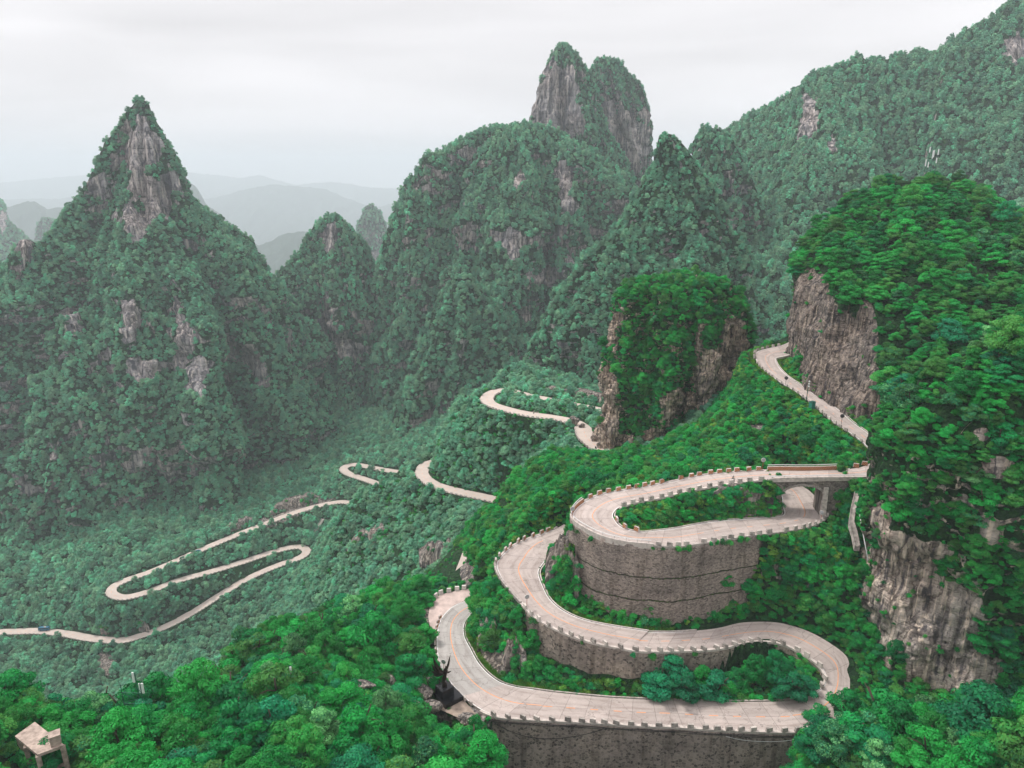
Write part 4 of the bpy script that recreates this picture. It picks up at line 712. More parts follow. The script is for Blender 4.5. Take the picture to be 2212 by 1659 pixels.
# ------------------------------------------------------------------ one ray tree over all the ground, for standing things on it
bv_v = []; bv_f = []; off = 0
for s in SURF:
    bv_v.append(s[1]); bv_f.append(s[2]+off); off += len(s[1])
BV = BVHTree.FromPolygons(np.vstack(bv_v).tolist(), np.vstack(bv_f).tolist(), all_triangles=False)
def hit(px, py):
    d = Vector(PD(px, py, 1.0)).normalized(); h = BV.ray_cast(Vector((0, 0, 0)), d, 3000); return h[0]
def ground_z(x, y, z0=60): 
    h = BV.ray_cast(Vector((x, y, z0)), Vector((0, 0, -1)), 900); return h[0].z if h[0] else None
# road visibility raster
GW, GH = 554, 416
RD = np.zeros((GH, GW), np.float32)
def stamp(r, a, b, pad=.0):
    for t in np.arange(a*r.sub, min(b*r.sub, len(r.C)-1.01), .1):
        i = int(t); u = t-i; o = r.O[i]*(1-u)+r.O[i+1]*u; q = r.I[i]*(1-u)+r.I[i+1]*u
        w = np.linspace(-pad, 1+pad, 26)[:, None]; P = o+(q-o)*w; x, y, d = proj(P); xi = (x/4).astype(int); yi = (y/4).astype(int)
        k = (xi >= 0) & (xi < GW) & (yi >= 0) & (yi < GH); RD[yi[k], xi[k]] = np.maximum(RD[yi[k], xi[k]], d[k])
stamp(UP, 1.5, 43); stamp(LO, 1, 10); stamp(LO, 11, 19.3); stamp(LO, 22.5, 48)
stamp(MID[0], 2, 9.5); stamp(MID[0], 10, 12.3); stamp(MID[0], 15, 18); stamp(MID[1], .5, 6); stamp(MID[2], .5, 2); stamp(MID[2], 3.4, 9)
stamp(MID[3], 0, 7.5); stamp(MID[3], 9, 13.5); stamp(MID[3], 15, 40); stamp(MID[4], 0, 3)
# things that must stay in view as well: walls, bridge, statue, platform, cabinets
def stamp_rect(x0, y0, x1, y1, d): RD[int(y0/4):int(y1/4)+1, int(x0/4):int(x1/4)+1] = np.maximum(RD[int(y0/4):int(y1/4)+1, int(x0/4):int(x1/4)+1], d)
stamp_rect(1690, 1030, 1800, 1100, 172); stamp_rect(922, 1432, 1000, 1548, 151); stamp_rect(30, 1565, 144, 1663, 106); stamp_rect(1292, 790, 1326, 965, 262); stamp_rect(1740, 845, 1762, 885, 205)
stamp_rect(278, 1432, 316, 1500, 121); stamp_rect(1834, 1025, 1858, 1130, 160)
for (x, y, ww, hh, d) in ((1250, 1180, 260, 110, 150), (1200, 1400, 170, 80, 148), (1080, 1575, 620, 84, 138), (1290, 900, 30, 60, 250)): stamp_rect(x, y, x+ww, y+hh, d)
def occludes(x, y, z, w, h):
    """x,y,z base (n), w crown radius, h height -> share of the crown that would hide a road or a wall"""
    P = np.stack([x, y, z+h*.6], -1); px, py, d = proj(P); rw = w/d*FOC; rh = h*.42/d*FOC; m = np.zeros(len(px), bool)
    for a, b in ((0, 0), (-.55, 0), (.55, 0), (0, -.6), (0, .5), (-.4, -.4), (.4, -.4)):
        xi = ((px+a*rw)/4).astype(int).clip(0, GW-1); yi = ((py+b*rh)/4).astype(int).clip(0, GH-1); m |= RD[yi, xi] > d+1.5
    return m & (RNG0.rand(len(m)) > np.where(np.asarray(proj(np.stack([x, y, z], -1))[2]) > 300, .22, .03))
RNG0 = np.random.RandomState(5)
for a_, b_, c_, d_, e_ in CL:
    if d_-c_ < 105 and (b_-a_) < 200 and a_ not in (214, 322, 480, 560): stamp_rect(a_+4, c_+6, b_-4, d_-2, e_-4)
stamp_rect(936, 1266, 1012, 1380, 168); stamp_rect(922, 1290, 960, 1390, 165)
# ------------------------------------------------------------------ scatter
RNG = np.random.RandomState(77)
ITEMS = []      # x, y, z, radius, height scale, rot, kind index, depth
def scatter(S, kind, dens, size, cond=None, rockmax=.5, sink=.15, hmul=(.8, 1.2), far=False, tightroad=1.2, tries=1):
    name, V, F, rock, edge = S
    q = V[F]; c = q.mean(1); ar = .5*np.linalg.norm(np.cross(q[:, 2]-q[:, 0], q[:, 3]-q[:, 1]), axis=1); n = np.cross(q[:, 2]-q[:, 0], q[:, 3]-q[:, 1]); n /= np.linalg.norm(n, axis=1)[:, None]+1e-9
    ctr = V.mean(0)
    px, py, d = proj(c); ok = (px > -120) & (px < 2340) & (py > -60) & (py < 1790) & (d > 20)
    toc = -c/np.linalg.norm(c, axis=1)[:, None]; fcs = np.abs((n*toc).sum(1)) if name == 'hillside' or name.endswith('ridge_hill') or name == 'left_far_hill' or (name.startswith('cliff') and name != 'cliff_hill') else (n*toc).sum(1)*np.sign(((c-ctr)*n)[:, :2].sum()+1e-9)
    ok &= fcs > (-.12 if name != 'hillside' else -1)
    rk = rock[F].mean(1); 
    if cond is not None: ok &= cond(px, py, d, c, n)
    if edge is not None: ee = edge[F].min(1); ok &= ee > -.5
    rate = np.where(ok, ar*dens(px, py, d, rk), 0); N_ = RNG.poisson(rate); idx = np.repeat(np.arange(len(F)), N_)
    if not len(idx): return 0
    a = RNG.rand(len(idx), 1); b = RNG.rand(len(idx), 1); Q_ = q[idx]; P = (Q_[:, 0]*(1-a)+Q_[:, 1]*a)*(1-b)+(Q_[:, 3]*(1-a)+Q_[:, 2]*a)*b
    rj = rk[idx]+(RNG.rand(len(idx))-.5)*.5
    s = RNG.uniform(*size, len(idx))*np.where(RNG.rand(len(idx)) < .12, 1.35, 1); keep = rj < rockmax
    if edge is not None:
        em = edge[F].mean(1)[idx]; keep &= em > tightroad+s*.45
    hs = s*RNG.uniform(*hmul, len(idx)); P[:, 2] -= s*sink
    nn = n[idx]*np.sign(((P-ctr)*n[idx])[:, :2].sum(1))[:, None] if name not in ('hillside',) else n[idx]
    oc = occludes(P[:, 0], P[:, 1], P[:, 2], s, hs*2)
    for q_ in (.6, .38):
        s = np.where(oc, s*q_, s); hs = np.where(oc, hs*q_, hs); oc = oc & occludes(P[:, 0], P[:, 1], P[:, 2], s, hs*2)
    keep &= ~oc
    P = P[keep]; s = s[keep]; hs = hs[keep]; i0, ni = IX[kind]; x, y, dd = proj(P)
    T = np.stack([P[:, 0], P[:, 1], P[:, 2], s, hs, RNG.rand(len(s))*6.283, i0+RNG.randint(0, ni, len(s)), dd], 1); ITEMS.append(T); return len(T)
D_ = {s[0]: s for s in SURF}
H0 = D_['hillside']
def treezone(px, py, d): return ((px < 1055) & (py > 1190) & (d < 215)) | ((px > 1725) & (py > 1470) & (d < 140))
cnt = {}
cnt['a'] = scatter(H0, 'near', lambda px, py, d, r: .036, (2.4, 5.2), lambda px, py, d, c, n: treezone(px, py, d), .9)
cnt['a2'] = scatter(H0, 'midn', lambda px, py, d, r: .12, (1.2, 2.8), lambda px, py, d, c, n: treezone(px, py, d), .8)
cnt['a3'] = scatter(H0, 'shrub', lambda px, py, d, r: .3, (.7, 1.3), lambda px, py, d, c, n: treezone(px, py, d), .8, hmul=(.5, .9))
cnt['b'] = scatter(H0, 'shrub', lambda px, py, d, r: .8, (.55, 1.45), lambda px, py, d, c, n: (d < 262) & ~treezone(px, py, d), .62, hmul=(.5, 1.0), tightroad=.3)
cnt['bl'] = scatter(H0, 'lime', lambda px, py, d, r: .42, (.6, 1.5), lambda px, py, d, c, n: (d > 150) & (d < 290) & (py < 1210) & (px > 980), .6, hmul=(.5, .95), tightroad=.3)
cnt['bl2'] = scatter(H0, 'lime', lambda px, py, d, r: .12, (.5, 1.1), lambda px, py, d, c, n: (d > 100) & (d < 200) & (py >= 1210), .6, hmul=(.5, .9), tightroad=.3)
cnt['b2'] = scatter(H0, 'midn', lambda px, py, d, r: .13, (1.1, 2.5), lambda px, py, d, c, n: (d < 262) & ~treezone(px, py, d), .5, hmul=(.7, 1.1), tightroad=.8)
cnt['c'] = scatter(H0, 'mid', lambda px, py, d, r: .13, (1.4, 3.4), lambda px, py, d, c, n: (d >= 262) & (d < 520), .55, tightroad=.4, hmul=(.6, 1.0))
cnt['c1'] = scatter(H0, 'shrub', lambda px, py, d, r: .10, (1.0, 1.7), lambda px, py, d, c, n: (d >= 262) & (d < 480), .6, tightroad=.0, hmul=(.5, .8))
cnt['d'] = scatter(H0, 'mid', lambda px, py, d, r: .075, (2.0, 4.6), lambda px, py, d, c, n: (d >= 520) & (d < 1000), .6, tightroad=.2, hmul=(.75, 1.15))
cnt['d2'] = scatter(H0, 'far', lambda px, py, d, r: .05, (1.4, 2.4), lambda px, py, d, c, n: (d >= 480) & (d < 760), .6, tightroad=.0, hmul=(.5, .8))
for nm, kind, dn, sz, rm in (('rock_pillar_hill', 'midn', .11, (1.5, 2.7), .5), ('cliff_hill', 'near', .040, (2.2, 4.6), .5), ('near_slope_hill', 'near', .05, (1.9, 4.0), .5)):
    cnt[nm] = scatter(D_[nm], kind, lambda px, py, d, r: dn, sz, None, rm, hmul=(.7, 1.0))
cnt['ps'] = scatter(D_['rock_pillar_hill'], 'shrub', lambda px, py, d, r: .30, (.7, 1.5), None, .72, hmul=(.6, 1.0))
cnt['cs'] = scatter(D_['cliff_hill'], 'midn', lambda px, py, d, r: .10, (1.2, 2.2), None, .5, hmul=(.6, 1.0))
cnt['cs2'] = scatter(D_['cliff_hill'], 'shrub', lambda px, py, d, r: .10, (.6, 1.2), None, .8, hmul=(.6, 1.0))
cnt['ns'] = scatter(D_['near_slope_hill'], 'midn', lambda px, py, d, r: .22, (.9, 1.9), None, .55, hmul=(.6, 1.0))
cnt['ns2'] = scatter(D_['near_slope_hill'], 'shrub', lambda px, py, d, r: .36, (.45, 1.0), None, .8, hmul=(.6, 1.0))
for nm in list(D_):
    if nm.startswith('cliff') and nm != 'cliff_hill': cnt[nm] = scatter(D_[nm], 'shrub', lambda px, py, d, r: .16 if d.mean() < 300 else .02, (.7, 1.4) if float(np.median(proj(D_[nm][1])[2])) < 300 else (1.5, 2.8), None, .66, hmul=(.6, 1.0))
MS = .80
for nm, dn, sz in (('peak_hill', .046, (2.0, 5.4)), ('pillar_hill', .06, (2.4, 4.2)), ('small_peak_hill', .040, (2.6, 5.2)), ('far_peak_hill', .010, (5, 9)), ('massif_tower_hill', .045, (2.2, 4.6)), ('massif_block_hill', .042, (2.4, 4.8)),
        ('massif_shoulder_hill', .036, (2.6, 6.2)), ('front_spur_hill', .036, (3.0, 5.6)), ('cone_hill', .055, (2.0, 4.6)), ('round_hill', .040, (3.0, 5.2)), ('great_ridge_hill', .034, (2.8, 6.2)), ('left_far_hill', .009, (6, 10)), ('left_stub_hill', .01, (5, 9))):
    cnt[nm] = scatter(D_[nm], 'mid' if nm in ('peak_hill', 'cone_hill', 'front_spur_hill') else 'far', lambda px, py, d, r: dn/MS**2, (sz[0]*MS, sz[1]*MS), None, .46, hmul=(.75, 1.15), sink=.35)
W_ = []
for r_, s_, a_, b_, dz_, n_i in ((UP, 1, 31.3, 37, -.3, 26), (UP, 1, 26.5, 31, -1.3, 5), (UP, -1, 18.5, 25, -.4, 16), (LO, -1, 24, 40, -.5, 12), (UP, 1, 18.5, 25, -.2, 18), (LO, -1, 40.8, 44.8, -.6, 10)):
    for q_ in RNG.uniform(a_, b_, n_i):
        x_ = min(q_*r_.sub, len(r_.C)-2); i_ = int(x_); o_, p_ = (r_.O[i_], r_.I[i_]) if s_ > 0 else (r_.I[i_], r_.O[i_]); nn_ = (o_-p_)[:2]; nn_ /= np.linalg.norm(nn_); c_ = o_[:2]+nn_*RNG.uniform(.6, 1.3); z_ = RNG.uniform(.5, 1.15)
        W_.append((c_[0], c_[1], o_[2]+dz_-z_*.5, z_, z_*.8, RNG.rand()*6.28, RNG.randint(0, 3), 150))
ITEMS.append(np.array(W_))
IT = np.vstack(ITEMS)
print('plants', len(IT), cnt)
# ------------------------------------------------------------------ road surfaces, kerbs, walls
def lenpar(C): return np.concatenate([[0], np.cumsum(np.linalg.norm(np.diff(C, axis=0), axis=1))])
def sample(r, t):
    x = min(max(t*r.sub, 0), len(r.C)-1.001); i = int(x); u = x-i; return r.O[i]*(1-u)+r.O[i+1]*u, r.I[i]*(1-u)+r.I[i+1]*u
def road_mesh(name, r, t0, t1, mat, w0=0, w1=1, dz=0):
    ts = np.arange(t0, t1+1e-6, 1/r.sub); V = []; uv = []; L = 0; pc = None
    for t in ts:
        o, i = sample(r, t); c = (o+i)/2; L += 0 if pc is None else np.linalg.norm(c-pc); pc = c
        for w_, z_ in ((w0, -.6), (w0, 0), ((w0+w1)/2, 0.0), (w1, 0), (w1, -.6)):
            p = o*(1-w_)+i*w_; V.append((p[0], p[1], p[2]+z_+dz)); uv.append((w_, L))
    F = [(k*5+j, (k+1)*5+j, (k+1)*5+j+1, k*5+j+1) for k in range(len(ts)-1) for j in range(4)]
    me = mkmesh(name, V, F, [mat], uv=uv); 
    n = me.polygons[1].normal
    if n.z < 0: me.flip_normals()
    return tag(mkobj(name, me), kind='structure')
road_mesh('upper_road', UP, 0, len(UP.C)/UP.sub-.3, M['concrete_road'])
road_mesh('lower_road', LO, 9.4, len(LO.C)/LO.sub-.3, M['concrete_road'])
road_mesh('lower_road', LO, 0, 9.4, M['grey_road'], dz=.001)
for r in MID: road_mesh('valley_road', r, 0, (len(r.C)-1)/r.sub, M['far_road'])
def marking(name, r, t0, t1, w, width, mat, dash=None):
    """painted line at the share w of the width"""
    ts = np.arange(t0, t1, .05); pts = []; L = 0; pc = None; V = []; F = []; prev = False
    for t in ts:
        o, i = sample(r, t); c = o*(1-w)+i*w; d = (i-o); d[2] = 0; wd = np.linalg.norm(d); d = d/wd*width/2
        L += 0 if pc is None else np.linalg.norm(c-pc); pc = c
        on = dash is None or (L % (dash[0]+dash[1])) < dash[0]
        z = c[2]+.018
        V += [(c[0]-d[0], c[1]-d[1], z), (c[0]+d[0], c[1]+d[1], z)]
        if on and prev: k = len(V)//2-1; F.append((2*k-2, 2*k, 2*k+1, 2*k-1))
        prev = on
    me = mkmesh(name, V, F, [mat])
    if len(me.polygons) and me.polygons[0].normal.z < 0: me.flip_normals()
    return tag(mkobj(name, me), kind='structure')
for a, b, d in ((1, 6.5, None), (6.5, 15, (2.0, 2.6)), (15, 33, None), (33, 38.6, (2.0, 2.6)), (38.6, 43.5, None)): marking('road_marking', UP, a, b, .49 if a < 38 else .5, .17, M['line_orange'], d)
for a, b, d in ((.2, 10.6, None), (10.6, 12.2, (4.2, .4)), (12.2, 19.2, (2.2, 2.6)), (19.2, 31.2, None), (31.2, 35, (2.2, 2.6)), (35, 48.6, None)): marking('road_marking', LO, a, b, .49 if a < 12 or a > 19 else .47, .22, M['line_orange'], d)
for r, a, b, w in ((LO, .2, 10.2, .015), (LO, 1.5, 11.2, .985), (LO, 33.5, 46, .012), (LO, 21, 30, .985), (LO, 31, 50, .985), (LO, 10.2, 20, .012), (UP, 1.5, 14, .03), (UP, 1.5, 14, .97), (UP, 15, 30, .985), (UP, 19, 40, .012), (UP, 30, 42, .985), (UP, 15, 19, .985)):
    marking('road_marking', r, a, b, w, .17, M['line_white'])
for r in MID[:4]: marking('road_marking', r, 0, (len(r.C)-2)/r.sub, .5, .2, M['line_orange'], (3, 3))
def side_pts(r, side, t0, t1, off, step=.1):
    out = []
    for t in np.arange(t0, t1+1e-6, step):
        o, i = sample(r, t); n = (o-i)*(1 if side > 0 else -1); n[2] = 0; n /= np.linalg.norm(n); e = o if side > 0 else i; out.append((e+n*off, n))
    return out
def section(name, r, side, t0, t1, o0, o1, z0, z1, mats, kind='structure', parent=None, midx=(0, 0, 0, 0), uvm=False):
    """a band of rectangular section between two offsets from the road edge"""
    P = side_pts(r, side, t0, t1, 0); V = []; F = []; MI = []; UV = []; L = 0; pc = None
    for p, n in P:
        L += 0 if pc is None else np.linalg.norm(p-pc); pc = p
        for o, z in ((o0, z0), (o0, z1), (o1, z1), (o1, z0)):
            q = p+n*o; V.append((q[0], q[1], q[2]+z)); UV.append((L, z))
    k = len(P)
    for i in range(k-1):
        for j in range(4): F.append((i*4+j, i*4+(j+1) % 4, (i+1)*4+(j+1) % 4, (i+1)*4+j)); MI.append(midx[j])
    F += [(0, 1, 2, 3), ((k-1)*4+3, (k-1)*4+2, (k-1)*4+1, (k-1)*4)]; MI += [0, 0]
    me = mkmesh(name, V, F, mats, uv=UV, midx=MI); me.validate()
    import bmesh; bm = bmesh.new(); bm.from_mesh(me); bmesh.ops.recalc_face_normals(bm, faces=bm.faces); bm.to_mesh(me); bm.free()
    o = mkobj(name, me, parent)
    if kind: tag(o, kind=kind)
    return o
def wall(r, side, t0, t1, zb, mat, label, batter=.05, top=.02, off=.55, step=.1, noisy=.06):
    P = side_pts(r, side, t0, t1, 0, step); V = []; F = []; UV = []; L = 0; pc = None; nz_ = 14
    for p, n in P:
        L += 0 if pc is None else np.linalg.norm(p-pc); pc = p; zt = p[2]-.10
        for j in range(nz_+1):
            z = zt+(zb-zt)*j/nz_; q = p+n*(off+batter*(zt-z)); q = q+n*noisy*2*float(vnoise(np.array([q[0]*.7, q[1]*.7, z*.7]), 3)); V.append((q[0], q[1], z)); UV.append((L, z-zt))
        q = p-n*.4; V.append((q[0], q[1], zt)); UV.append((L, .3)); 
    m = nz_+2
    for i in range(len(P)-1):
        for j in range(nz_): F.append((i*m+j, i*m+j+1, (i+1)*m+j+1, (i+1)*m+j))
        F.append((i*m, (i+1)*m, (i+1)*m+m-1, i*m+m-1))
    me = mkmesh('retaining_wall', V, F, [mat], True, uv=UV); o = mkobj('retaining_wall', me); tag(o, label, 'retaining wall', 'stone retaining walls under the roads'); return o
W1 = wall(UP, 1, 25.4, 36.6, -99.5, M['stone_u'], 'tall curved drum of grey coursed stone under the upper loop of road', .07)
W2 = wall(LO, -1, 21.5, 40.7, -108, M['stone_b'], 'middle retaining wall of irregular stones between the two lower road levels', .06)
W3 = wall(LO, 1, 10.45, 20.4, -124, M['stone_a'], 'lowest wall of dark rubble stone with pale mortar along the bottom edge', .04)
W4 = wall(UP, 1, 36.6, 40.2, -90, M['stone_u'], 'short stone wall under the tight bend below the bridge', .07)
W5 = wall(LO, -1, 40.7, 45.4, -104, M['stone_b'], 'narrow stone wall under the left bend above the rocky outcrop', .1)
for nm, r, s, a, b in (('kerb', LO, 1, 10.45, 20.2), ('kerb', LO, -1, 21, 41), ('kerb', UP, 1, 31.2, 40.5), ('kerb', UP, 1, 18.3, 24.9), ('kerb', UP, -1, 18.4, 24), ('kerb', LO, -1, 45, 50.3)):
    section(nm, r, s, a, b, .02, .62, -.3, .18, [M['kerb']])
for r, s, a, b in ((LO, -1, 1.5, 20.5), (LO, 1, 33, 46), (UP, -1, 24.5, 41), (UP, -1, 1.5, 13)):
    section('kerb', r, s, a, b, .25, .55, -.5, .10, [M['kerb']])
# low parapets
pr = section('parapet', UP, 1, 24.9, 26.4, .1, .5, -.2, .95, [M['kerb'], M['stripe']], None, midx=(1, 0, 0, 0)); tag(pr, 'curved parapet with orange and black stripes on the loop of the upper road', 'parapet', 'striped road parapets')
pr = section('parapet', UP, 1, 16.2, 18.25, .1, .5, -.2, 1.0, [M['kerb'], M['stripe']], None, midx=(1, 0, 0, 0)); tag(pr, 'long straight striped parapet on the far side of the bridge', 'parapet', 'striped road parapets')
pr = section('parapet', UP, 1, 26.4, 31.2, .1, .6, -.9, .45, [M['kerb']], None); tag(pr, 'plain concrete parapet round the top of the curved drum wall', 'parapet')
pr = section('parapet', UP, -1, 15.2, 18.35, .08, .5, -.35, .28, [M['kerb']], None); tag(pr, 'low concrete edge beam on the near side of the bridge', 'parapet')
pr = section('parapet', LO, -1, 40.9, 44.9, .1, .65, -.6, .5, [M['block']], None); tag(pr, 'low weathered stone parapet along the left bend of the lower road', 'parapet')
def rail(r, s, a, b, h, label, off=.3, gap=.35):
    root = empty('guard_rail', tuple(side_pts(r, s, a, a, off)[0][0])); tag(root, label, 'guard rail', 'steel rails on the parapets'); o0 = Vector(root.location)
    P = [Vector(p)-o0 for p, n in side_pts(r, s, a, b, off)]; MB().tube([p+Vector((0, 0, h)) for p in P], .075, 6).build('rail', M['white_steel'], root)
    acc = 0
    for i in range(1, len(P)):
        acc += (P[i]-P[i-1]).length
        if acc > 2.2: acc = 0; MB().tube([P[i]+Vector((0, 0, 0)), P[i]+Vector((0, 0, h-.06))], .05, 5).build('post', M['steel'], root)
rail(UP, 1, 25.0, 27.0, 1.5, 'white tubular rail above the striped curved parapet')
rail(UP, 1, 27.1, 31.1, 1.1, 'thin white rail on the plain parapet of the drum')
rail(UP, 1, 16.2, 18.25, 1.45, 'straight white rail above the striped bridge parapet')
rail(UP, -1, 15.4, 18.3, .75, 'low white rail along the near edge of the bridge')
# ------------------------------------------------------------------ guard blocks
def block_mesh(name, striped, pale=False):
    L_, D, Hh = 1.3, .55, 1.0; t = .82; V = [(-L_/2, -D/2, 0), (L_/2, -D/2, 0), (L_/2, D/2, 0), (-L_/2, D/2, 0), (-L_/2*.9, -D/2*t, Hh), (L_/2*.9, -D/2*t, Hh), (L_/2*.9, D/2*t, Hh), (-L_/2*.9, D/2*t, Hh)]
    F = [(3, 2, 1, 0), (4, 5, 6, 7), (0, 1, 5, 4), (1, 2, 6, 5), (2, 3, 7, 6), (3, 0, 4, 7)]
    V2 = []; F2 = []; UV = []; mi = []
    for k, f in enumerate(F):
        b = len(V2)
        for i in f: V2.append(V[i]); UV.append((V[i][0]+9, V[i][2] if k > 1 else V[i][1]))
        F2.append((b, b+1, b+2, b+3)); mi.append(1 if striped and k == 2 else 0)
    return mkmesh(name, V2, F2, [M['block_white' if pale else 'block'], M['stripe']], uv=UV, midx=mi)
BLK = {True: block_mesh('guard_block', True), False: block_mesh('guard_block', False), 'pale': block_mesh('guard_block', False, True)}
ORD = ['first', 'second', 'third', 'fourth', 'fifth', 'sixth', 'seventh', 'eighth', 'ninth', 'tenth', 'eleventh', 'twelfth', 'thirteenth', 'fourteenth', 'fifteenth', 'sixteenth', 'seventeenth', 'eighteenth', 'nineteenth']
TENS = {20: 'twent', 30: 'thirt', 40: 'fort', 50: 'fift'}
def ordw(n):
    if n <= 19: return ORD[n-1]
    t = n//10*10; return TENS[t]+('ieth' if n % 10 == 0 else 'y-'+ORD[n % 10-1])
def blocks(r, side, t0, t1, spacing, label, group, style, off=.32, scale=1.0, rev=False, jit=.09):
    out = []; acc = spacing; pc = None
    for p, n in side_pts(r, side, t0, t1, off, .02):
        if pc is not None: acc += np.linalg.norm(p-pc)
        pc = p
        if acc >= spacing: acc = random.uniform(-.22, .22)*spacing; out.append((p, n))
    if rev: out = out[::-1]
    out = [q for q in out if random.random() > .04]
    for k, (p, n) in enumerate(out):
        o = bpy.data.objects.new('guard_block', BLK[style]); COL.objects.link(o); o.location = (p[0], p[1], p[2]+.10)
        o.rotation_euler = (random.uniform(-jit, jit)*.5, random.uniform(-jit, jit)*.5, math.atan2(n[1], n[0])-math.pi/2+random.uniform(-jit, jit)); o.scale = (scale*random.uniform(.94, 1.06), scale, scale*random.uniform(.92, 1.06))
        tag(o, label % ordw(k+1), 'guard block', group)
    return len(out)
nb = 0
nb += blocks(LO, 1, 11.0, 19.7, 2.6, 'concrete guard block on the lowest wall, %s from the left', 'guard blocks along the bottom wall', True)
nb += blocks(LO, -1, 22.0, 40.6, 2.6, 'grey guard block above the middle stone wall, %s from the left bend', 'guard blocks above the middle wall', False, rev=True)
nb += blocks(LO, -1, 45.1, 50.0, 2.25, 'orange striped guard block on the left bend, %s going uphill', 'striped blocks on the left bend', True)
nb += blocks(UP, 1, 18.45, 24.8, 2.35, 'striped guard block on the far edge of the upper loop, %s from the bridge', 'striped blocks along the upper road', True)
nb += blocks(UP, 1, 14.7, 16.1, 2.3, 'worn striped block beyond the bridge parapet, %s from the right', 'striped blocks beyond the bridge', True)
nb += blocks(UP, -1, 18.6, 23.6, 2.35, 'grey guard block seen from behind above the loop garden, %s from the bridge', 'blocks above the planted loop', False)
nb += blocks(UP, -1, 27.4, 29.9, 2.9, 'striped guard block on the inside of the loop, %s from the top', 'striped blocks inside the loop', True)
nb += blocks(UP, 1, 31.4, 39.2, 2.3, 'grey guard block along the lower leg of the loop, %s from the drum rail', 'blocks on the lower leg of the loop', False)
nb += blocks(UP, 1, 2.2, 12.8, 2.5, 'small dark guard block on the road to the right cliff, %s from the top', 'blocks along the cliff road', False, scale=.8)
nb += blocks(LO, 1, 3.4, 10.2, 2.3, 'low worn barrier block left of the hairpin, %s from the top', 'barrier blocks at the hairpin', True, scale=.75)
print('blocks', nb)
# the pull-out beside the hairpin
V = [PZ(*c3(x, y), za(y)-.02) for x, y in ap]; V = [(a, b, c) for a, b, c in V]; Vb = [(a, b, c-.9) for a, b, c in V]; n = len(V)
o = mkobj('pavement', mkmesh('pavement', V+Vb, [tuple(range(n))]+[(i, (i+1) % n, n+(i+1) % n, n+i) for i in range(n)], [M['apron']])); tag(o, kind='structure')
if o.data.polygons[0].normal.z < 0: o.data.flip_normals()
for k, (x, y) in enumerate(((172, 183), (215, 155), (285, 138), (355, 122), (415, 112))):
    p = PZ(*c3(x, y), -109.2); b = bpy.data.objects.new('guard_block', BLK['pale']); COL.objects.link(b); b.location = p; b.rotation_euler = (0, 0, (1.0, .5, .15, .1, .1)[k]); b.scale = (.95, 1, 1.15)
    tag(b, 'pale concrete block at the far edge of the hairpin pull-out, %s from the left' % ordw(k+1), 'guard block', 'pale blocks of the pull-out')
# the distant roads' edge blocks: a few centimetres on the picture, told apart by nobody
mb = MB()
for r, s, a, b, sc in ((MID[0], 1, 0, 13, 1), (MID[0], -1, 0, 13, 1), (MID[1], 1, 0, 6, 1), (MID[1], -1, 0, 6, 1), (MID[3], 1, 0, 14, 1.1), (MID[3], -1, 0, 14, 1.1), (MID[3], 1, 14, 39, 1.1), (MID[3], -1, 14, 39, 1.1), (MID[2], 1, 4, 9, 1.1), (MID[2], -1, 4, 9, 1.1), (MID[0], 1, 14, 18, 1), (MID[4], 1, 0, 3, .8), (MID[0], -1, 14, 18, 1)):
    acc = 0; pc = None; pts = side_pts(r, s, a, min(b, (len(r.C)-2)/r.sub), .3, .04)
    # only the valley side carries blocks: the side nearer the camera
    mid = pts[len(pts)//2][0]
    for p, n in pts:
        if pc is not None: acc += np.linalg.norm(p-pc)
        pc = p
        if acc > 2.8 and float(np.dot(n[:2], -p[:2])) > 0: acc = 0; mb.box((p[0], p[1], p[2]+.35), (1.4*sc, .55*sc, .9*sc), 0, .85, math.atan2(n[1], n[0])-math.pi/2)
tag(mb.build('distant_guard_blocks', M['block']), 'rows of tiny dark guard blocks edging the distant valley roads', 'guard block', 'blocks of the distant roads', 'stuff')
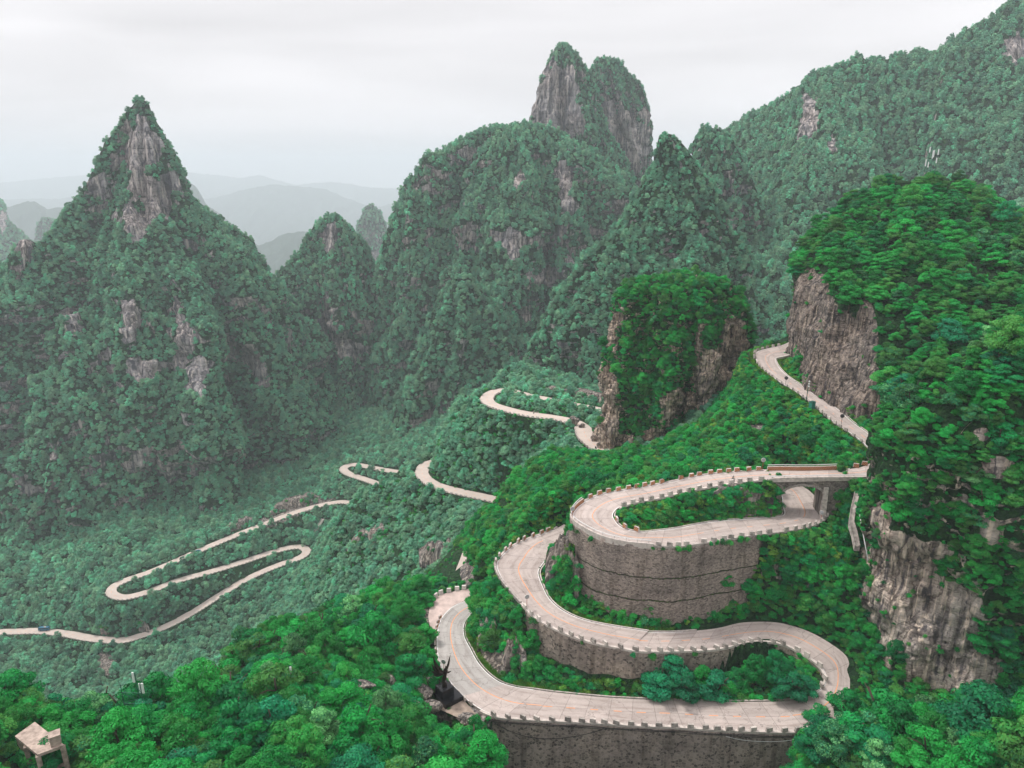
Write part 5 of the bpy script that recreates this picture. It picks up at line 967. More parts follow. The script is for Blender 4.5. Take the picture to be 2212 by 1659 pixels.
# ------------------------------------------------------------------ bridge
def bridge():
    pa = side_pts(UP, -1, 15.75, 15.75, .1)[0][0]; pb = side_pts(UP, -1, 18.35, 18.35, .1)[0][0]; qa = side_pts(UP, 1, 15.75, 15.75, .1)[0][0]
    o0 = np.array([pb[0], pb[1], pb[2]]); ex = pa-pb; Lx = np.linalg.norm(ex[:2]); ex = np.array([ex[0], ex[1], 0])/Lx; slope = (pa[2]-pb[2])/Lx; ey = np.array([-ex[1], ex[0], 0]); ey *= np.sign(ey@(qa-pa)); wd = abs(ey@(qa-pa))+.1
    def px_s(cx): # c2 column to distance along the near face
        best = min(np.arange(0, Lx, .05), key=lambda s: abs(proj(o0+ex*s+np.array([0, 0, slope*s]))[0]-c2(cx, 330)[0])); return float(best)
    s0, s1 = px_s(1378), px_s(1738); sm = (s0+s1)/2; ra = (s1-s0)/2; rise = ra*.52; zc = -2.1; root = empty('stone_bridge', tuple(o0)); tag(root, 'grey stone arch bridge carrying the upper road over its own loop', 'bridge')
    def W_(s, y, z): q = ex*s+ey*y+np.array([0, 0, z+slope*s]); return (q[0], q[1], q[2])
    ss = sorted(set(list(np.linspace(0, s0, 4))+list(sm-ra*np.cos(np.linspace(0, math.pi, 25)))+list(np.linspace(s1, Lx, 4))))
    def arch(s):
        if s <= s0+1e-6 or s >= s1-1e-6: return None
        return zc-rise+rise*math.sqrt(max(0, 1-((s-sm)/ra)**2))
    for y, nm in ((0, 'near_spandrel'), (wd, 'far_spandrel')):
        V = []; F = []; UV = []
        for s in ss:
            a = arch(s); zb = a if a is not None else -12.5
            if abs(s-s0) < 1e-6 or abs(s-s1) < 1e-6: zb = -12.5
            V += [W_(s, y, -.1), W_(s, y, zb)]; UV += [(s, -.1), (s, zb)]
        k = len(ss)
        for i in range(k-1):
            a0, a1 = ss[i], ss[i+1]
            inside = a0 >= s0-1e-6 and a1 <= s1+1e-6
            if inside:
                za0 = arch(a0); za1 = arch(a1); za0 = zc-rise if za0 is None else za0; za1 = zc-rise if za1 is None else za1; b = len(V)
                V += [W_(a0, y, -.1), W_(a0, y, za0), W_(a1, y, za1), W_(a1, y, -.1)]; UV += [(a0, -.1), (a0, za0), (a1, za1), (a1, -.1)]; F.append((b, b+1, b+2, b+3))
            else: F.append((2*i, 2*i+1, 2*i+3, 2*i+2))
        mkobj('spandrel_wall', mkmesh('spandrel_wall', V, F, [M['stone_bridge']], uv=UV), root)
    V = []; F = []; UV = []; prof = [(s0, -12.5), (s0, zc-rise)]+[(sm-ra*math.cos(t), zc-rise+rise*math.sin(t)) for t in np.linspace(.05, math.pi-.05, 24)]+[(s1, zc-rise), (s1, -12.5)]
    for j, (s, z) in enumerate(prof): V += [W_(s, 0, z), W_(s, wd, z)]; UV += [(0, j*.5), (wd, j*.5)]
    for j in range(len(prof)-1): F.append((2*j, 2*j+1, 2*j+3, 2*j+2))
    mkobj('arch_vault', mkmesh('arch_vault', V, F, [M['stone_bridge']], uv=UV), root)
    # ring of voussoirs a little proud of the face, and the deck slab
    b = MB(); n = 21
    for j in range(n):
        t0, t1 = math.pi*(j+.06)/n, math.pi*(j+.94)/n; P = []
        for y in (-.10, .02):
            for t, g in ((t0, 0), (t0, .55), (t1, .55), (t1, 0)): P.append(W_(sm-(ra+g)*math.cos(t), y, zc-rise+(rise+g)*math.sin(t)))
        b.add(P, [(0, 1, 2, 3), (7, 6, 5, 4), (0, 4, 5, 1), (1, 5, 6, 2), (2, 6, 7, 3), (3, 7, 4, 0)])
    b.build('arch_ring', M['block'], root)
    b = MB(); b.add([W_(0, -.25, -.12), W_(Lx, -.25, -.12), W_(Lx, wd+.25, -.12), W_(0, wd+.25, -.12), W_(0, -.25, -.75), W_(Lx, -.25, -.75), W_(Lx, wd+.25, -.75), W_(0, wd+.25, -.75)], [(0, 1, 2, 3), (7, 6, 5, 4), (0, 4, 5, 1), (1, 5, 6, 2), (2, 6, 7, 3), (3, 7, 4, 0)]); b.build('deck_slab', M['kerb'], root)
    b = MB(); b.add([W_(s1+.05, -.35, -2.5), W_(s1+1.1, -.35, -2.5), W_(s1+1.1, .4, -2.5), W_(s1+.05, .4, -2.5), W_(s1-.1, -.7, -13), W_(s1+1.3, -.7, -13), W_(s1+1.3, .4, -13), W_(s1-.1, .4, -13)], [(0, 1, 2, 3), (7, 6, 5, 4), (0, 4, 5, 1), (1, 5, 6, 2), (2, 6, 7, 3), (3, 7, 4, 0)]); b.build('buttress', M['block'], root)
bridge()
# ------------------------------------------------------------------ roadside things
def mirror(px, py, z, tilt, label, face, dark=False, h=2.5):
    p = PZ(px, py, z); root = empty('traffic_mirror', p, face); tag(root, label, 'traffic mirror', 'convex mirrors at the bends')
    MB().tube([(0, 0, 0), (0, 0, h)], .055, 8).build('pole', M['dark_post' if dark else 'red'], root)
    b = MB(); n = 20; V = [(0, -.12, h+.35)]
    for q, (rr, yy) in enumerate(((.30, -.11), (.48, -.06))):
        V += [(rr*math.cos(2*math.pi*k/n), yy, h+.35+rr*math.sin(2*math.pi*k/n)) for k in range(n)]
    F = [(0, 1+k, 1+(k+1) % n) for k in range(n)]+[(1+k, 1+n+k, 1+n+(k+1) % n, 1+(k+1) % n) for k in range(n)]
    b.add(V, F); b.build('mirror_glass', M['steel'], root, True)
    b = MB(); V = []; 
    for rr, yy in ((.47, -.08), (.56, -.10), (.56, .03), (.1, .10)): V += [(rr*math.cos(2*math.pi*k/n), yy, h+.35+rr*math.sin(2*math.pi*k/n)) for k in range(n)]
    F = [(q*n+k, q*n+(k+1) % n, (q+1)*n+(k+1) % n, (q+1)*n+k) for q in range(3) for k in range(n)]+[tuple(3*n+k for k in range(n))]
    b.add(V, F); b.build('mirror_rim', M['dark_post' if dark else 'block_white'], root, True)
mirror(*c1(1487, 690), -77.4, 0, 'pale round mirror on a pole at the left end of the upper loop', R(20))
mirror(*c2(1195, 262), -72.8, 0, 'round traffic mirror at the left end of the straight bridge parapet', R(0))
mirror(*c2(1697, 718), -81.9, 0, 'red backed mirror at the tight bend just right of the arch', R(-50))
mirror(*c3(958, 272), -95.4, 0, 'large pale mirror above the shrubs on the left bend of the lower road', R(25))
mirror((1000+760*.14467)*K, (1560+835*.14467)*K, -107.5, 0, 'mirror standing on the road edge right behind the winged statue', R(-20))
mirror((1900+1400*.14467)*K, (860+1412*.14467)*K, -67.4, 0, 'grey round mirror on the road below the right cliff', R(170), True)
mirror((1900+440*.14467)*K, (860+712*.14467)*K, -63.9, 0, 'small dark mirror post near the top of the cliff road', R(150), True, 2.0)
mirror((1180+1897*.16275)*K, (940+1185*.16275)*K, -108, 0, 'dark sign post on the bend below the rock pillar', R(120), True, 2.0)
# winged bronze statue
def statue():
    x, y, z = PZ(961, 1509, -107.3); z += .1; root = empty('winged_statue', (x, y, z), R(38)); root.scale = (1.15, 1.15, 1.15); tag(root, 'dark bronze winged figure on a stepped black plinth beside the hairpin', 'statue')
    MB().box((.5, -.5, .45), (3.9, 3.9, .9)).build('lower_step', M['black'], root)
    MB().box((0, 0, 1.75), (2.5, 2.5, 1.9), 0, .97).build('plinth', M['black'], root)
    b = MB(); b.tube([(0, 0, 2.6), (.02, 0, 3.1), (-.12, .02, 3.8), (.05, 0, 4.5), (.18, 0, 5.1), (.30, 0, 5.7), (.36, 0, 6.1), (.42, -.03, 6.45), (.47, -.04, 6.72), (.48, -.04, 6.85)], [.55, .42, .34, .44, .33, .46, .40, .15, .20, .06], 12)
    body = b.build('figure', M['bronze'], root, True)
    def feather(root_p, tip, bend, wdt, nm='feather', par=None):
        a = Vector(root_p); t = Vector(tip); c = (a+t)/2+Vector(bend); V = []; n = 14; side = (t-a).cross(Vector((0, 1, 0))).normalized()
        for k in range(n+1):
            u = k/n; p = a*(1-u)**2+c*2*u*(1-u)+t*u*u; w = wdt*math.sin(math.pi*min(1, .12+u*.88))**.8*(1-.35*u)+.015
            for sx, sy in ((-1, 0), (0, -.09), (1, 0), (0, .09)): q = p+side*w*sx*.5+Vector((0, sy*(1-u*.6), 0)); V.append(tuple(q))
        F = [(k*4+j, k*4+(j+1) % 4, (k+1)*4+(j+1) % 4, (k+1)*4+j) for k in range(n) for j in range(4)]+[(3, 2, 1, 0), tuple(n*4+j for j in range(4))]
        MB().add(V, F).build(nm, M['bronze'], par, True)
    lw = MB().tube([(.1, 0, 5.5), (-.5, .02, 5.8), (-1.0, .03, 6.2)], [.28, .22, .12], 8).build('left_wing', M['bronze'], root, True)
    for tip, bend, wd in (((-2.05, .1, 10.2), (-.75, 0, -.6), .95), ((-2.35, .2, 8.6), (-.6, 0, -.7), .9), ((-2.5, .25, 7.2), (-.4, 0, -.55), .8), ((-2.2, .3, 6.1), (-.2, 0, -.45), .6)): feather((0.0, 0, 5.4), tip, bend, wd, 'feather', lw)
    rw = MB().tube([(.3, 0, 5.6), (.55, -.05, 5.9), (.7, -.06, 6.3)], [.25, .18, .10], 8).build('right_wing', M['bronze'], root, True)
    feather((.45, 0, 5.6), (1.35, -.2, 9.0), (.05, 0, -.3), .62, 'feather', rw); feather((.5, 0, 5.4), (1.55, -.1, 5.3), (.1, 0, -.2), .45, 'feather', rw)
statue()
# concrete platform on pillars
def platform():
    zt = -80.6; A, B, C, D = [Vector(PZ(*p, zt)) for p in ((32, 1590), (81, 1630), (139, 1609), (75, 1559))]; o = (A+B+C+D)/4; root = empty('concrete_platform', tuple(o)); tag(root, 'ruined concrete platform on square pillars at the lower left corner', 'platform')
    q = [v-o for v in (A, B, C, D)]; dn = Vector((0, 0, -.45))
    b = MB(); b.add([tuple(v) for v in q]+[tuple(v+dn) for v in q], [(0, 1, 2, 3), (7, 6, 5, 4), (0, 4, 5, 1), (1, 5, 6, 2), (2, 6, 7, 3), (3, 7, 4, 0)]); b.build('deck_slab', M['platform'], root)
    ang = math.atan2((q[2]-q[1]).y, (q[2]-q[1]).x)
    for u, v in ((1, 0), (2, 0), (0, .45)):
        p = q[u].lerp(Vector((0, 0, 0)), .08) if v == 0 else q[0].lerp(q[1], v)*.96
        MB().box((p.x, p.y, -3.6), (.62, .62, 6.4), 0, 1, ang).build('pillar', M['platform'], root)
    for a_, b_ in ((q[1], q[2]), (q[1], q[0].lerp(q[1], .45))):
        m = (a_+b_)/2*.92; L_ = (b_-a_).length; MB().box((m.x, m.y, -3.5), (L_*.86, .35, .4), 0, 1, math.atan2((b_-a_).y, (b_-a_).x)).build('beam', M['platform'], root)
    b = MB(); w0, w1 = q[0]*.98, q[0].lerp(q[1], .42)*.98; b.add([tuple(w0+Vector((0, 0, -.46))), tuple(w1+Vector((0, 0, -.46))), tuple(w1+Vector((0, 0, -4))), tuple(w0+Vector((0, 0, -1.4))), tuple(w0*.9+Vector((0, 0, -.46))), tuple(w1*.9+Vector((0, 0, -.46))), tuple(w1*.9+Vector((0, 0, -4))), tuple(w0*.9+Vector((0, 0, -1.4)))], [(0, 1, 2, 3), (7, 6, 5, 4), (0, 4, 5, 1), (1, 5, 6, 2), (2, 6, 7, 3), (3, 7, 4, 0)]); b.build('side_wall', M['platform'], root)
    p = q[2].lerp(Vector((0, 0, 0)), .30); MB().box((p.x, p.y, .8), (1.3, 1.3, 1.6), 0, .98, ang).box((p.x, p.y, 1.68), (1.5, 1.5, .14), 0, 1, ang).build('concrete_box', M['platform'], root)
platform()
def panel(b, x, y, z, h, m=1): b.box((x, y, z), (.32, .16, h), m); return b
def mast(x, y, z, hs, off, panels, label, name='antenna_mast', braces=(), g='antenna masts'):
    root = empty(name, (x, y, z)); tag(root, label, 'antenna mast', g)
    for (dx, dy), h in zip(off, hs): MB().tube([(dx, dy, 0), (dx, dy, h)], .07, 7).build('pole', M['green_steel'], root)
    for z0, z1 in braces:
        b = MB()
        for i in range(len(off)):
            (ax, ay), (bx, by) = off[i], off[(i+1) % len(off)]
            b.tube([(ax, ay, z0), (bx, by, z1)], .04, 5); b.tube([(ax, ay, z1), (bx, by, z1)], .04, 5)
        b.build('brace', M['green_steel'], root)
    for px_, py_, pz, h in panels: MB().box((px_, py_, pz), (.34, .18, h), 0, .96).box((px_, py_+.14, pz), (.1, .14, h*.5), 0).build('panel_antenna', M['white_steel'], root)
p = HID(300, 121, -91.5); mast(p[0]+.2, p[1], -93, (9.8, 11.2, 10.3), ((-1.9, -.3), (.1, .9), (1.5, -.4)), ((-.25, .9, 10.3, 2.0), (1.85, -.4, 9.2, 2.0), (.65, .8, 8.2, 1.9), (1.6, -.5, 6.4, .6)), 'green lattice antenna mast with white panels rising from the lower left trees', 'lattice_mast', ((1.5, 3.4), (4.0, 6.0), (6.1, 8.2)))
p = PD(627, 1463, 128); mast(p[0], p[1], p[2]-5, (7.6,), ((0, 0),), ((.25, -.1, 6.2, 2.3), (-.5, 0, 5.9, .7)), 'single short pole with one white panel among the lower trees', 'antenna_pole')
p = HID(2003, 263, -5); mast(p[0], p[1], -6, (9.5, 14.5, 12.5, 11), ((-1.8, 0), (-.8, .4), (.4, 0), (2.2, .3)), ((-1.9, -.1, 8.6, 2.6), (-.9, .3, 13.2, 2.0), (-.7, .2, 7.9, 2.0), (.2, -.1, 11.5, 2.8), (.55, -.1, 11.8, 2.6), (2.3, .2, 12.4, 2.0), (2.1, .2, 9.4, 1.9)), 'cluster of white panel antennas on the summit above the cliff', 'summit_antenna')
# green cabinet, camera post, flume, pipe, stairs, cables
x, y, z = PZ(1753, 884, -66.9); root = empty('equipment_cabinet', (x, y, z), R(25)); tag(root, 'green metal equipment cabinet standing outside the cliff road blocks', 'cabinet')
MB().box((0, 0, 1.15), (1.5, 1.1, 2.3)).build('housing', M['cabinet'], root); MB().box((0, 0, 2.36), (1.65, 1.25, .14), 0, .9).build('roof', M['green_steel'], root); MB().box((0, -.565, 1.15), (1.3, .03, 2.0)).build('door', M['cabinet'], root)
x, y, z = PZ(1741, 868, -66.4); root = empty('camera_post', (x, y, z)); tag(root, 'tall green post with white cameras beside the cliff road', 'camera post')
MB().tube([(0, 0, 0), (.1, 0, 3.3), (.25, 0, 6.2)], [.13, .11, .08], 8).build('pole', M['green_steel'], root)
for dz in (4.9, 5.7, 6.4): MB().box((.22, -.1, dz), (.42, .34, .4), 0, .8).build('camera', M['white_steel'], root)
root = empty('drainage_flume', PZ(1852, 1042, -73)); tag(root, 'weathered concrete flume running down beside the bridge', 'flume'); o0 = Vector(root.location)
fl = [(1856, 1036, -72.4), (1849, 1075, -75.0), (1843, 1100, -76.5), (1839, 1127, -78.5), (1846, 1150, -80.5), (1852, 1180, -83)]; P = [Vector(PZ(a, b, c))-o0 for a, b, c in fl]; b = MB(); V = []
for p in P: V += [(p.x-.65, p.y, p.z-1.2), (p.x-.65, p.y, p.z+.3), (p.x-.45, p.y, p.z+.3), (p.x-.45, p.y, p.z), (p.x+.45, p.y, p.z), (p.x+.45, p.y, p.z+.3), (p.x+.65, p.y, p.z+.3), (p.x+.65, p.y, p.z-1.2)]
b.add(V, [(i*8+j, i*8+(j+1) % 8, (i+1)*8+(j+1) % 8, (i+1)*8+j) for i in range(len(P)-1) for j in range(8)]); b.build('channel', M['block'], root)
root = mkobj('drain_pipe', MB().tube([PZ(1857, 1112, -75.5), PZ(1862, 1140, -77.5), PZ(1868, 1172, -80), PZ(1875, 1210, -83)], .11, 8).mesh('drain_pipe', [M['white_steel']], True)); tag(root, 'thin white pipe running down beside the concrete flume', 'pipe')
def wallside(t, dz, off=.75):
    p, n = side_pts(LO, 1, t, t, off)[0]; return (p[0], p[1], p[2]+dz)
for k, (dz, lab) in enumerate(((-.55, 'upper black cable bundle strung along the top of the lowest wall'), (-.85, 'lower black cable sagging slightly along the lowest wall'))):
    o = mkobj('cable', MB().tube([wallside(t, dz-.12*math.sin(t*2.3+k)**2) for t in np.arange(10.6, 20.0, .25)], .07 if k == 0 else .045, 6).mesh('cable', [M['cable']])); tag(o, lab, 'cable', 'cables on the lowest wall')
P = [wallside(11.05+(14.1-11.05)*u, -.75-4*u*(1-u)*3.3, .8+.12) for u in np.linspace(0, 1, 22)]
o = mkobj('cable', MB().tube(P, .055, 6).mesh('cable', [M['cable']])); tag(o, 'black cable hanging in one deep loop at the left of the lowest wall', 'cable', 'cables on the lowest wall')
P = [wallside(17.35+1.7*u, -1.0-4*u*(1-u)*.9, .85) for u in np.linspace(0, 1, 16)]
o = mkobj('cable', MB().tube(P, .035, 6).mesh('cable', [M['white_steel']])); tag(o, 'thin white cable sagging at the right of the lowest wall', 'cable', 'cables on the lowest wall')
root = empty('stairway', PZ(669, 1168, -327)); tag(root, 'steep stairway with rails on the slope between the valley roads', 'stairway'); o0 = Vector(root.location)
a_, b_ = Vector(PZ(669, 1168, -326))-o0, Vector(PZ(698, 1122, -310))-o0; b = MB()
for k in range(30): p = a_.lerp(b_, k/29); b.box((p.x, p.y, p.z), (2.2, .9, .5))
b.build('steps', M['kerb'], root)
for s in (-1.2, 1.2): MB().tube([a_+Vector((s, 0, 1.2)), b_+Vector((s, 0, 1.2))], .12, 5).build('rail', M['block_white'], root)
# bus and car on the valley road
def vehicle(name, px, py, z, heading, L_, Wd, Hh, body, label, cat, bus=True):
    x, y, zz = PZ(px, py, z); root = empty(name, (x, y, zz+.02), heading); tag(root, label, cat)
    if bus:
        b = MB().box((0, 0, .95), (L_, Wd, 1.1), 0, 1).box((0, 0, 2.15), (L_*.98, Wd*.97, 1.3), 0, .95).box((0, 0, 2.85), (L_*.9, Wd*.86, .12), 0, .95); b.build('body', M[body], root)
        for s in (-1, 1):
            for k in range(5): MB().box((-L_*.36+k*L_*.18, s*Wd*.487, 2.1), (L_*.15, .06, .75)).build('window', M['glass'], root)
        MB().box((L_*.492, 0, 2.05), (.07, Wd*.84, .95)).build('windscreen', M['glass'], root); MB().box((-L_*.1, 0, 2.98), (1.6, 1.1, .16)).build('roof_hatch', M['platform'], root)
    else:
        b = MB().box((0, 0, .62), (L_, Wd, .6), 0, .98).box((-.15, 0, 1.15), (L_*.55, Wd*.9, .5), 0, .8); b.build('body', M[body], root)
        for s in (-1, 1): MB().box((-.15, s*Wd*.43, 1.13), (L_*.42, .05, .32)).build('window', M['glass'], root)
        MB().box((L_*.235, 0, 1.12), (.12, Wd*.72, .34)).build('windscreen', M['glass'], root)
    for sx in (-1, 1):
        for sy in (-1, 1): MB().tube([(sx*L_*.3, sy*Wd*.38, .42), (sx*L_*.3, sy*Wd*.52, .42)], .42 if bus else .33, 12).build('wheel', M['tyre'], root)
vehicle('shuttle_bus', 96, 1361, -353.7, R(184), 8.2, 2.5, 2.9, 'bus', 'small blue bus with a pale roof hatch on the lowest valley road', 'bus')
vehicle('parked_car', 428, 1191, -315.2, R(15), 4.3, 1.8, 1.5, 'bus', 'small dark blue car half hidden on the valley road', 'car', False)
# boulders
import bmesh
def boulder(x, y, z, s, label, seed, flat=.7, name='boulder', grp=None):
    bm = bmesh.new(); bmesh.ops.create_icosphere(bm, subdivisions=4, radius=1); V = np.array([v.co[:] for v in bm.verts]); g = np.random.RandomState(seed); sc = np.array(s)
    for k in range(9):                       # flat facets, as in broken limestone
        n = g.normal(size=3); n /= np.linalg.norm(n); d = g.uniform(.55, .85); e = V@n-d; V -= np.outer(np.maximum(e, 0), n)
    V = V*(1+.10*fbm(V+seed, 2.2, 4, seed))[:, None]*sc
    for v, c in zip(bm.verts, V): v.co = c
    me = bpy.data.meshes.new(name); bm.to_mesh(me); bm.free(); me.materials.append(M['boulder']); o = mkobj(name, me); o.location = (x, y, z+s[2]*.3); tag(o, label, 'boulder', grp)
for k, (px, py, z, s, lab) in enumerate(((1240, 917, -111.2, (2.6, 2.2, 3.6), 'tall leaning boulder at the road edge left of the rock pillar'), (1256, 924, -111.0, (1.8, 1.5, 1.8), 'low squat boulder beside the tall leaning one'), (905, 1500, -105.5, (3.0, 2.0, 1.7), 'broad grey boulder left of the statue'),
    (880, 1487, -104.6, (1.7, 1.5, 1.5), 'small pale boulder in the shrubs left of the statue'), (925, 1474, -106.5, (2.3, 1.7, 1.6), 'grey boulder just behind the tree beside the statue'), (930, 1530, -106.8, (2.6, 1.6, 1.3), 'flat rock below the statue plinth'), (895, 1530, -104.5, (1.7, 1.6, 1.7), 'upright rock in the scrub below the statue'),
    (845, 1478, -103, (1.4, 1.0, 1.8), 'pointed rock at the left end of the statue rocks'), (775, 1483, -98.6, (3.6, 1.6, .7), 'long flat pale slab in the scrub above the lower trees'), (1010, 1555, -107.9, (2.3, 1.8, 1.1), 'brown rock under the tree by the lowest wall'), (1728, 873, -69.0, (1.5, 1.5, 2.4), 'brown boulder in the bushes below the green cabinet'))):
    x, y, zz = PZ(px, py, z); boulder(x, y, zz, s, lab, 40+k, grp='loose boulders')
o = mkobj('statue_terrace', mkmesh('statue_terrace', [PZ(x, y, -107.25) for x, y in ((938, 1490), (975, 1480), (1030, 1545), (1018, 1562), (985, 1548), (940, 1528))], [(0, 1, 2, 3, 4, 5)], [M['dirt']])); tag(o, kind='structure')
# ------------------------------------------------------------------ single trees that show large, then the mass of the rest
TONES = [('blue-green', (.03, .20)), ('deep green', (.24, .38)), ('bright green', (.42, .54)), ('fresh green', (.56, .66)), ('olive', (.72, .80)), ('dark green', (.85, .90)), ('pale green', (.95, .99))]
TW = [.18, .22, .24, .16, .06, .08, .06]
def nth(n): return '%d%s' % (n, 'th' if 10 <= n % 100 <= 20 else {1: 'st', 2: 'nd', 3: 'rd'}.get(n % 10, 'th'))
def zone(px, py, d, name):
    if name: return name
    if px < 560 and d < 160: return ('in the lower left corner wood', 'trees in the lower left wood')
    if px < 1070 and py > 1480 and d < 150: return ('below the winged statue', 'trees on the slope below the statue')
    if px < 1060 and d < 230: return ('on the knoll left of the hairpin', 'trees on the knoll left of the hairpin')
    if px > 1700 and py > 1440 and d < 150: return ('at the lower right under the cliff', 'trees at the lower right corner')
    if px > 1860 and d < 175: return ('on the slope right of the bridge', 'trees on the slope right of the bridge')
    if px > 1690 and py < 960: return ('on the hill above the roadside cliff', 'trees on the hill above the cliff')
    if 1270 < px < 1640 and py < 1010: return ('on the rock pillar', 'trees on the rock pillar')
    if py > 1350: return ('inside the lower loop', 'trees inside the lower loop')
    if px < 1280: return ('on the slope left of the loops', 'trees on the slope left of the loops')
    if py < 1035: return ('between the bridge and the cliff road', 'trees between the bridge and the cliff road')
    return ('on the slope below the bridge', 'trees on the slope below the bridge')
MAN = [  # (px, py of the foot, crown radius, height scale, library index, tone, where)
 (1418, 1500, 4.6, 4.0, 13, .10, 'at the left end of the clump inside the lower loop'), (1475, 1506, 5.0, 4.2, 15, .14, 'in the middle of the clump inside the lower loop'), (1452, 1478, 4.4, 4.4, 12, .12, 'behind the clump inside the lower loop'), (1545, 1502, 5.0, 4.0, 13, .08, 'at the right end of the clump inside the lower loop'), (1512, 1490, 3.2, 3.4, 14, .45, 'bright in the clump inside the lower loop'), (1588, 1488, 3.2, 2.8, 14, .3, 'beside the clump inside the lower loop'),
 (1628, 1482, 3.3, 4.6, 14, .34, 'rising in front of the middle road, left one of two'), (1668, 1480, 3.4, 5.4, 12, .24, 'tallest inside the lower loop, against the middle road'), (1702, 1508, 5.0, 4.2, 15, .14, 'near the rounded right end of the lower loop'), (1736, 1500, 3.6, 3.2, 13, .10, 'close to the kerb at the right end of the lower loop'), (1612, 1466, 2.4, 2.6, 14, .45, 'half hiding the guard blocks of the middle wall'),
 (1032, 1628, 3.2, 4.6, 14, .36, 'in front of the road between the statue and the lowest wall'), (1060, 1660, 3.4, 3.6, 12, .35, 'against the left end of the lowest wall'), (1150, 1405, 2.7, 3.0, 14, .44, 'hanging over the left bend by the pale mirror'), (1122, 1392, 2.4, 2.6, 13, .52, 'on the outcrop left of the pale mirror'), (1165, 1445, 2.3, 2.2, 12, .46, 'at the left end of the middle wall'),
 (1030, 1290, 2.6, 3.2, 15, .25, 'on the rock corner beside the hairpin pull-out'), (1570, 1262, 2.9, 2.2, 13, .45, 'bright against the right side of the curved drum'), (1615, 1275, 2.6, 2.0, 12, .3, 'right of the curved drum wall'), (1362, 1132, 2.3, 1.7, 14, .28, 'at the left end of the loop garden'), (1400, 1124, 2.2, 1.9, 12, .5, 'in the middle of the loop garden'), (1445, 1124, 2.1, 1.6, 13, .22, 'at the middle right of the loop garden'), (1488, 1122, 2.2, 1.8, 15, .46, 'beside the rock face in the loop garden'),
 (950, 1492, 2.5, 3.0, 12, .35, 'close behind the winged statue on its left'), (925, 1450, 3.2, 3.4, 14, .5, 'left of the hairpin above the statue rocks'), (1822, 1556, 4.4, 4.4, 12, .30, 'covering the right bend of the lowest road'), (1765, 1590, 4.0, 4.0, 14, .3, 'at the right end of the lowest wall'), (1890, 1540, 4.2, 4.0, 13, .34, 'leaning against the foot of the right cliff'), (1830, 1620, 4.8, 4.4, 15, .28, 'broad crown below the right end of the lowest wall'),
 (1735, 1630, 3.0, 2.8, 13, .2, 'pressed against the right end of the lowest wall'), (70, 1540, 2.8, 2.6, 14, .78, 'brownish above the concrete platform'), (1228, 1225, 1.9, 2.0, 13, .3, 'beside the drum at the left bend'),
 (1215, 1262, 1.8, 1.6, 12, .4, 'low on the rock left of the drum'), (480, 1445, 3.0, 2.8, 12, .46, 'fresh at the left edge of the knoll'), (560, 1420, 5.2, 4.6, 13, .80, 'large and brownish at the left end of the knoll'), (640, 1395, 5.0, 4.6, 15, .42, 'large in the middle left of the knoll')]
TREES = []
for px, py, r, h, li, tn, where in MAN:
    P = hit(px, py)
    if P is None: continue
    TREES.append((P.x, P.y, P.z-.15, r, h, random.random()*6.28, li, float(proj(P)[2]), tn, where))
isn = ((IT[:, 6] >= 12) & (IT[:, 6] < 16)) | ((IT[:, 6] >= 3) & (IT[:, 6] < 6)); px, py, dd = proj(IT[:, :3]+np.stack([0*IT[:, 0], 0*IT[:, 0], IT[:, 4]*1.2], 1))
score = np.where(isn & (px > 5) & (px < 2205) & (py > 5) & (py < 1650) & (dd < 275), IT[:, 3]/dd, 0); order = np.argsort(-score); chosen = []
LIM = 300-len(TREES)
for i in order:
    if score[i] <= 0 or len(chosen) >= LIM: break
    P = Vector((IT[i, 0], IT[i, 1], IT[i, 2]+IT[i, 4]*1.3)); h = BV.ray_cast(Vector((0, 0, 0)), P.normalized(), P.length-IT[i, 3]*1.3)
    if h[0] is None: chosen.append(i)
for i in chosen: TREES.append((*IT[i, :3], IT[i, 3], IT[i, 4], IT[i, 5], int(IT[i, 6]), IT[i, 7], None, None))
rest = np.ones(len(IT), bool); rest[chosen] = False; REST = IT[rest]
# sort left to right so that the labels can count
rows = []
for t in TREES:
    x, y, d = proj(np.array(t[:3])+np.array([0, 0, t[4]])); rows.append((float(x), float(y), t))
rows.sort(key=lambda q: q[0]); count = {}; info = []
for x, y, t in rows:
    if t[8] is None: k = random.choices(range(7), TW)[0]; tone = random.uniform(*TONES[k][1])
    else: tone = t[8]; k = min(range(7), key=lambda j: abs(tone-sum(TONES[j][1])/2))
    wh, grp = zone(x, y, t[7], None); key = (k, wh)
    if t[9] is None: count[key] = count.get(key, 0)+1
    info.append((t, tone, k, wh, grp, count.get(key, 0), x, y))
for t, tone, k, wh, grp, c, x, y in info:
    root = empty('broadleaf_tree', t[:3], t[5]); root.scale = (t[3], t[3], t[4])
    col = TONES[k][0]
    if t[9]: lab = '%s tree %s' % (col, t[9])
    else:
        tot = count[(k, wh)]
        lab = '%s tree %s' % (col, wh) + ('' if tot == 1 else ', %s of its colour from left' % nth(c))
    tag(root, lab, 'tree', grp)
    o = bpy.data.objects.new('crown', LIB[t[6]].data); COL.objects.link(o); o.parent = root; o['tint'] = float(tone)
    o = bpy.data.objects.new('trunk', TRUNK[(t[6]) % 4]); COL.objects.link(o); o.parent = root
